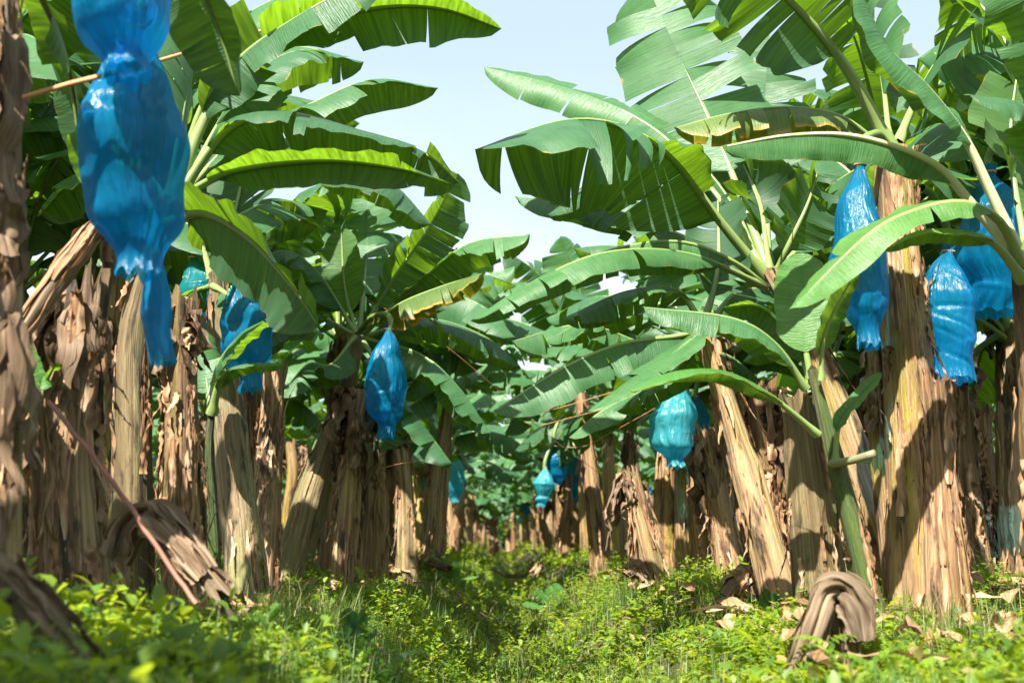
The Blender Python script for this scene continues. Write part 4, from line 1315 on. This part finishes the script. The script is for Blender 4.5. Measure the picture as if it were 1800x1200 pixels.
arch('collapsed_stem', 'dark dead stem bent over into an arch beside the reddish stick', [(205, 985, 4.1), (232, 935, 4.1), (270, 915, 4.05), (320, 960, 3.95), (400, 1062, 3.8)], 74, 4.0, 3)
arch('collapsed_stem', 'blurred fallen stem lying aslant in the bottom left corner', [(-60, 960, 2.7), (20, 1020, 2.7), (90, 1090, 2.65), (170, 1200, 2.6)], 78, 2.7, 5, 'log')
arch('bent_dead_leaf', 'long straw coloured dead leaf stalk bent down from the shredded stem towards the left edge', [(196, 470, 4.25), (188, 408, 4.2), (160, 410, 4.15), (100, 490, 4.05), (15, 618, 3.95)], 44, 4.1, 21, 'flap', 9, 'dead leaf')
cs_path, cs_rad = px_path([(1478, 1125, 70), (1472, 1035, 60)], 4.3)
cs = Plant('curled_stump', 'short dry stump with papery sheaths folded over like a hood below the right clump', 'cut stem', foot_of(cs_path))
cs.add('pseudostem', stem_acc(cs_path, cs_rad, 61, .03), [M['stem']])
csr = random.Random(4)
for lobe, wpx in (([(1496, 1062), (1484, 1022), (1456, 1024), (1434, 1068), (1416, 1120), (1384, 1190)], 50), ([(1440, 1046), (1462, 1018), (1490, 1022), (1508, 1052), (1518, 1108)], 70),
                  ([(1478, 1030), (1460, 1020), (1446, 1060), (1436, 1120), (1424, 1160)], 34), ([(1460, 1034), (1482, 1018), (1494, 1060), (1496, 1130), (1504, 1170)], 40)):
    A = Acc()
    for l in range(2):
        pts_, _ = spline([P(a + csr.uniform(-6, 6), b + 16 + csr.uniform(-4, 4) + l * 3, 4.22 - .05 * l - .02 * q_ + csr.uniform(-.02, .02)) for q_, (a, b) in enumerate(lobe)], 34)
        T_ = unit(np.gradient(pts_, axis=0))
        sd_ = unit(np.cross(T_, np.array([.25 * (1 if l else -1), 1.0, .35])))
        q_ = np.linspace(0, 1, 34)
        strip(A, pts_, wpx * .74 * 4.25 / F * (.75 + .5 * np.sin(q_ * 2.6)) * (1 - .3 * q_ ** 3) * (1 + .10 * wob(csr, 3, 12)(q_)), sd_, csr, 14, .17, 0, l * .9 + wpx, pleat=13)
    cs.add('folded_sheath', A, [M['log']])
arch('dry_husk', 'round pale dry husk in the weeds left of the black spotted leaning stem', [(1278, 1050, 6.6), (1295, 1028, 6.6), (1320, 1022, 6.6), (1338, 1046, 6.5)], 52, 6.6, 11, 'flap', 9, 'dead leaf')
arch('dry_husk', 'pale dry litter heap at the right edge below the last stems', [(1745, 1045, 6.6), (1775, 1030, 6.6), (1820, 1040, 6.5)], 34, 6.6, 12, 'flap', 7, 'dead leaf')
arch('dry_husk', 'brown crumpled husk beside the leaning sunlit stem on the right bank', [(1100, 1010, 8.3), (1118, 998, 8.3), (1140, 1030, 8.2)], 26, 8.3, 13, 'dead', 7, 'dead leaf')
arch('fallen_log', 'short dark log lying on the left bank near the small banana sprout', [(735, 985, 12.0), (760, 990, 11.8), (790, 1000, 11.6)], 20, 11.8, 14, 'log', 4, 'log')
arch('fallen_log', 'bent dark branch lying in the ditch', [(868, 1000, 13.5), (895, 1012, 13.2), (925, 1010, 13), (938, 985, 13)], 10, 13.2, 15, 'dead', 3, 'branch')
arch('dry_husk', 'pale upright dry leaf scrap at the far end of the ditch', [(936, 1012, 12.5), (944, 1000, 12.5), (952, 985, 12.5)], 18, 12.5, 16, 'flap', 4, 'dead leaf')

# ------------------------------------------------------------------ small sprouts and broad-leaved weeds
def sprout(name, label, cat, base, Y, leaves, mat='leaf_young'):
    f = P(base[0], base[1], Y)
    f[2] = float(ground_z(f[0], f[1]))
    v = f + np.array([0, 0, .05]) - CAM
    base = (900 + F * v[0] / v.dot(FW), 600 - F * v.dot(UP) / v.dot(FW))
    pl = Plant(name, label, cat, f)
    top = P(base[0], base[1], Y)
    path = [f - np.array([0, 0, .05]), (f + top) / 2 + np.array([0, 0, .03]), top + np.array([0, 0, .06])]
    pl.add('stem', stem_acc(path, [.022, .018, .012], nseed(), nth=12, step=.03), [M['stem_young']])
    for (dx, dy, W, fc) in leaves:
        pl.leaf([(base[0], base[1] - 4, Y), (base[0] + dx * .35, base[1] + dy * .6, Y), (base[0] + dx, base[1] + dy, Y - .05)], W, fc, (5, 5), 15, 0, .15, mat, rr=.008)
    return pl


sprout('banana_sprout', 'small banana sprout with a broad upright leaf at the far end of the ditch', 'banana plant', (962, 985), 12.5, [(28, -36, 14, (.2, -.9, .3)), (-22, -32, 9, (.3, -.8, .3)), (-45, -8, 8, (0, -.5, .8))])
sprout('banana_sprout', 'small bright banana sprout on the left bank above the dark log', 'banana plant', (792, 992), 12.0, [(18, -38, 9, (.3, -.8, .3)), (-16, -46, 9, (-.2, -.8, .4)), (-36, -20, 7, (0, -.5, .8)), (50, -14, 6, (0, -.3, .9))])
sprout('broad_leaved_weed', 'dark broad leaved weed on the left bank front slope', 'weed', (622, 1150), 5.0, [(-18, -58, 14, (0, -.9, .4)), (22, -52, 14, (0, -.9, .4)), (40, -15, 12, (0, -.6, .8)), (-38, -18, 12, (0, -.6, .8))], 'leaf')
sprout('broad_leaved_weed', 'dark broad leaved weed in front right of the ditch', 'weed', (1066, 1215), 4.9, [(-16, -62, 16, (0, -.9, .4)), (24, -56, 15, (0, -.9, .4)), (46, -20, 12, (0, -.6, .8)), (-44, -22, 12, (0, -.6, .8))], 'leaf')
sprout('broad_leaved_weed', 'dark broad leaved weed at the foot of the black spotted leaning stem', 'weed', (1352, 1082), 5.9, [(-14, -48, 13, (0, -.9, .4)), (18, -40, 12, (0, -.9, .4)), (34, -12, 10, (0, -.6, .8))], 'leaf')
sprout('broad_leaved_weed', 'lone light green two leaved seedling low on the left bank', 'weed', (460, 1178), 4.2, [(-28, -40, 8, (0, -.8, .5)), (30, -58, 9, (.3, -.8, .4))])

# ------------------------------------------------------------------ ground cover
def scatter(seed, n, y0, y1, power):
    rn = np.random.RandomState(seed)
    y = y0 + (y1 - y0) * rn.rand(n) ** power
    half = y * .47 + .6
    x = rn.uniform(-1, 1, n) * np.minimum(half, 9)
    cl = np.sin(2.1 * x + 1.3 * y) + np.sin(3.7 * x - 2.3 * y + 2) + .8 * np.sin(6.1 * y + 4.3 * x) + rn.normal(0, .9, n)
    return rn, x, y, cl


def cat_meshes(parts):
    V = []; Fs = []; o = 0
    for v, f in parts:
        V.append(v); Fs.append(f + o); o += len(v)
    return np.vstack(V), np.vstack(Fs)


def leaf_faces(c, d, sd, S, wd, fold, droop):
    """oval leaves folded along the midrib: base c, direction d, side sd, length S"""
    n = len(c); S = S[:, None]; wd = wd[:, None]; fold = fold[:, None]; droop = droop[:, None]
    nn = np.cross(d, sd)
    nn = nn * np.sign(nn[:, 2:3] + 1e-9)
    mid = lambda t: c + d * S * t - nn * S * droop * t * t
    w = sd * S * wd; u = nn * S * wd * fold
    V = np.stack([mid(0), mid(.3) + w * .85 + u, mid(.66) + w * .8 + u, mid(1.0), mid(.66) - w * .8 + u, mid(.3) - w * .85 + u, mid(.33), mid(.68)], 1).reshape(-1, 3)
    b = np.arange(n)[:, None] * 8
    T = [(0, 1, 6), (1, 2, 6), (2, 7, 6), (2, 3, 7), (3, 4, 7), (4, 6, 7), (4, 5, 6), (5, 0, 6)]
    Fc = np.stack([np.concatenate([b + i for i in t], 1) for t in T], 1).reshape(-1, 3)
    return V, Fc


def build_sprigs(seed, n, y0, y1, power, size, hmax, k, wide=(.26, .42), thr=-.9):
    """small plants: a leaning stem with k leaves spread along it, growing in clumps"""
    rn, x, y, cl = scatter(seed, n, y0, y1, power)
    q = cl > thr
    x, y, cl = x[q], y[q], cl[q]; n = len(x)
    grow = np.clip(y / 6, .8, 3) ** .3
    clr = 1 - .8 * np.exp(-((x - 1.08) / .38) ** 2 - ((y - 3.85) / .6) ** 2)
    h = clr * hmax * np.clip(.35 + .30 * np.clip(cl, -1, 2.2) + rn.normal(0, .18, n), .12, 1.5) * grow
    lean = rn.normal(0, .35, (n, 2))
    X = np.repeat(x, k); Y = np.repeat(y, k); H = np.repeat(h, k); Lx = np.repeat(lean[:, 0], k); Ly = np.repeat(lean[:, 1], k)
    i = np.tile(np.arange(k), n) / (k - 1)
    f = .25 + .75 * i
    z = ground_z(np.repeat(x, k), np.repeat(y, k)) + H * f
    c = np.stack([X + Lx * H * f, Y + Ly * H * f, z], -1)
    az = np.tile(np.arange(k) * 2.4, n) + np.repeat(rn.uniform(0, 6.28, n), k) + rn.normal(0, .4, n * k)
    el = .15 + .7 * i ** 2 + rn.normal(0, .3, n * k)
    d = np.stack([np.cos(az) * np.cos(el), np.sin(az) * np.cos(el), np.sin(el)], -1)
    sd = unit(np.stack([-np.sin(az), np.cos(az), rn.normal(0, .25, n * k)], -1))
    S = size * np.repeat(rn.uniform(.6, 1.35, n) * grow, k) * (1 - .45 * i) * rn.uniform(.8, 1.2, n * k)
    return leaf_faces(c, d, sd, S, np.repeat(rn.uniform(*wide, n), k), rn.uniform(.1, .5, n * k), rn.uniform(.0, .45, n * k))


def build_ferns(seed, n, y0, y1, power, L, pairs=11):
    rn, x, y, cl = scatter(seed, n, y0, y1, power)
    q = cl > .2
    x, y = x[q], y[q]; n = len(x)
    az = rn.uniform(0, 6.28, n); l = L * rn.uniform(.6, 1.2, n)
    V = []; Fs = []
    gz = ground_z(x, y) + .05
    D = np.stack([np.cos(az), np.sin(az), 0 * az], -1); Sd = np.stack([-np.sin(az), np.cos(az), 0 * az], -1)
    for j in range(pairs):
        t = (j + 1) / pairs
        p = np.stack([x, y, gz], -1) + D * (l * t * .8)[:, None] + np.array([0, 0, 1.]) * (l * (1.1 * t - .8 * t * t))[:, None]
        for sg in (1, -1):
            d = unit(Sd * sg + D * .45 + np.array([0, 0, -.15]))
            sd = unit(D - d * (D * d).sum(1, keepdims=True))
            V.append(leaf_faces(p, d, sd, l * .34 * (1 - t * .8), np.full(n, .22), np.full(n, .1), np.full(n, .2)))
    return cat_meshes(V)


def build_grass(seed, n, y0, y1, power, hmin, hmax, wid, thr=-.2):
    rn, x, y, cl = scatter(seed, n, y0, y1, power)
    cl2 = np.sin(1.7 * x - 2.6 * y + 4) + np.sin(4.7 * x + 1.1 * y) + rn.normal(0, .7, len(x))
    k = cl2 > thr
    x, y = x[k], y[k]; n = len(x)
    gz = ground_z(x, y)
    h = rn.uniform(hmin, hmax, n) * (1 - .75 * np.exp(-((x - 1.08) / .38) ** 2 - ((y - 3.85) / .6) ** 2))
    az = rn.uniform(0, 6.283, n)
    d = np.stack([np.cos(az), np.sin(az), 0 * az], -1)
    sd = np.stack([-np.sin(az), np.cos(az), 0 * az], -1)
    bend = rn.uniform(.1, .8, n)
    q = np.array([0, .35, .7, 1.0])
    V = []
    for i, t in enumerate(q):
        p = np.stack([x, y, gz - .01], -1) + d * (h * bend * t ** 1.8)[:, None] + np.array([0, 0, 1.]) * (h * (t - .28 * bend * t * t))[:, None]
        w_ = (wid * (1 - t) ** .6 * np.clip(y / 6, .8, 3) ** .4)[:, None] if i < 3 else 0.0004
        V += [p + sd * w_, p - sd * w_]
    V = np.stack(V, 1).reshape(-1, 3)
    b = np.arange(n)[:, None] * 8
    Fc = np.stack([np.concatenate([b + 2 * i, b + 2 * i + 1, b + 2 * i + 3, b + 2 * i + 2], 1) for i in range(3)], 1).reshape(-1, 4)
    return V, Fc


V, Fc = cat_meshes([build_sprigs(1, 11500, 1.9, 9, .8, .046, .17, 9, thr=-.5), build_sprigs(2, 11000, 6, 22, .8, .052, .18, 8, thr=-.5),
                    build_sprigs(3, 7000, 16, 70, 1.0, .10, .20, 6), build_sprigs(4, 1100, 1.8, 4.2, .9, .085, .20, 7, (.3, .42)),
                    build_sprigs(5, 7000, 1.9, 14, .8, .036, .10, 9, (.14, .24), -.2), build_sprigs(6, 2200, 3, 14, .8, .07, .22, 8, (.3, .45), .9),
                    build_ferns(7, 900, 2.6, 12, .8, .24)])
o = mesh_obj('weeds', V, Fc, M['weed'])
tag(o, 'low leafy green weeds covering both banks of the ditch', kind='stuff')
V, Fc = cat_meshes([build_grass(11, 60000, 1.9, 10, .8, .06, .24, .0030), build_grass(12, 50000, 8, 26, .8, .08, .26, .0038)])
o = mesh_obj('grass', V, Fc, M['grass'])
tag(o, 'green grass growing through the weeds along the ditch', kind='stuff')
V, Fc = cat_meshes([build_grass(13, 5000, 2.5, 14, .8, .10, .34, .0022, .3)])
o = mesh_obj('dry_grass', V, Fc, M['drygrass'])
tag(o, 'pale dry grass stalks scattered in the weeds', kind='stuff')
rn = np.random.RandomState(8)
n_ = 15000
az_ = rn.uniform(0, 6.28, n_); el_ = rn.normal(0, .5, n_)
x_ = rn.uniform(-75, 75, n_); y_ = rn.uniform(84, 104, n_)
V, Fc = leaf_faces(np.stack([x_, y_, rn.uniform(.1, 4.0, n_) ** .9], -1), np.stack([np.cos(az_) * np.cos(el_), np.sin(az_) * np.cos(el_), np.sin(el_)], -1),
                   unit(np.stack([-np.sin(az_), np.cos(az_), rn.normal(0, .4, n_)], -1)), rn.uniform(.9, 2.0, n_), rn.uniform(.12, .2, n_), rn.uniform(-.6, .4, n_), rn.uniform(.1, .6, n_))
o = mesh_obj('far_plantation', V, Fc, M['leaf'])
tag(o, 'far off mass of banana leaves closing the end of the plantation', kind='stuff')
# leaf litter between the stems
rn = np.random.RandomState(77)
A = Acc(); rg = random.Random(9)
for i in range(1000):
    sgn = rg.choice((-1, 1))
    y = rg.uniform(3.5, 16); x = sgn * rg.uniform(1.0, 3.2) - .012 * (y - 5)
    a_ = rg.uniform(0, 6.28); l = rg.uniform(.08, .35)
    q = np.linspace(0, 1, 7)
    d = np.array([math.cos(a_), math.sin(a_), 0])
    z = float(ground_z(x, y)) + .03 + .09 * rg.random()
    p = np.array([x, y, z]) + d * (l * (q - .5))[:, None] + np.array([0, 0, 1.]) * (.05 * np.sin(q * 3.1) * rg.uniform(0, 1.3))[:, None]
    strip(A, p, rg.uniform(.03, .12) * np.sin(.25 + q * 2.7), np.tile([-d[1], d[0], rg.uniform(-.3, .3)], (7, 1)), rg, 3, .4, 0, i)
o = mesh_obj('leaf_litter', None, None, None, me=A.mesh('leaf_litter', [M['flap']]))
tag(o, 'dry brown leaf litter scattered between the stems', kind='stuff')
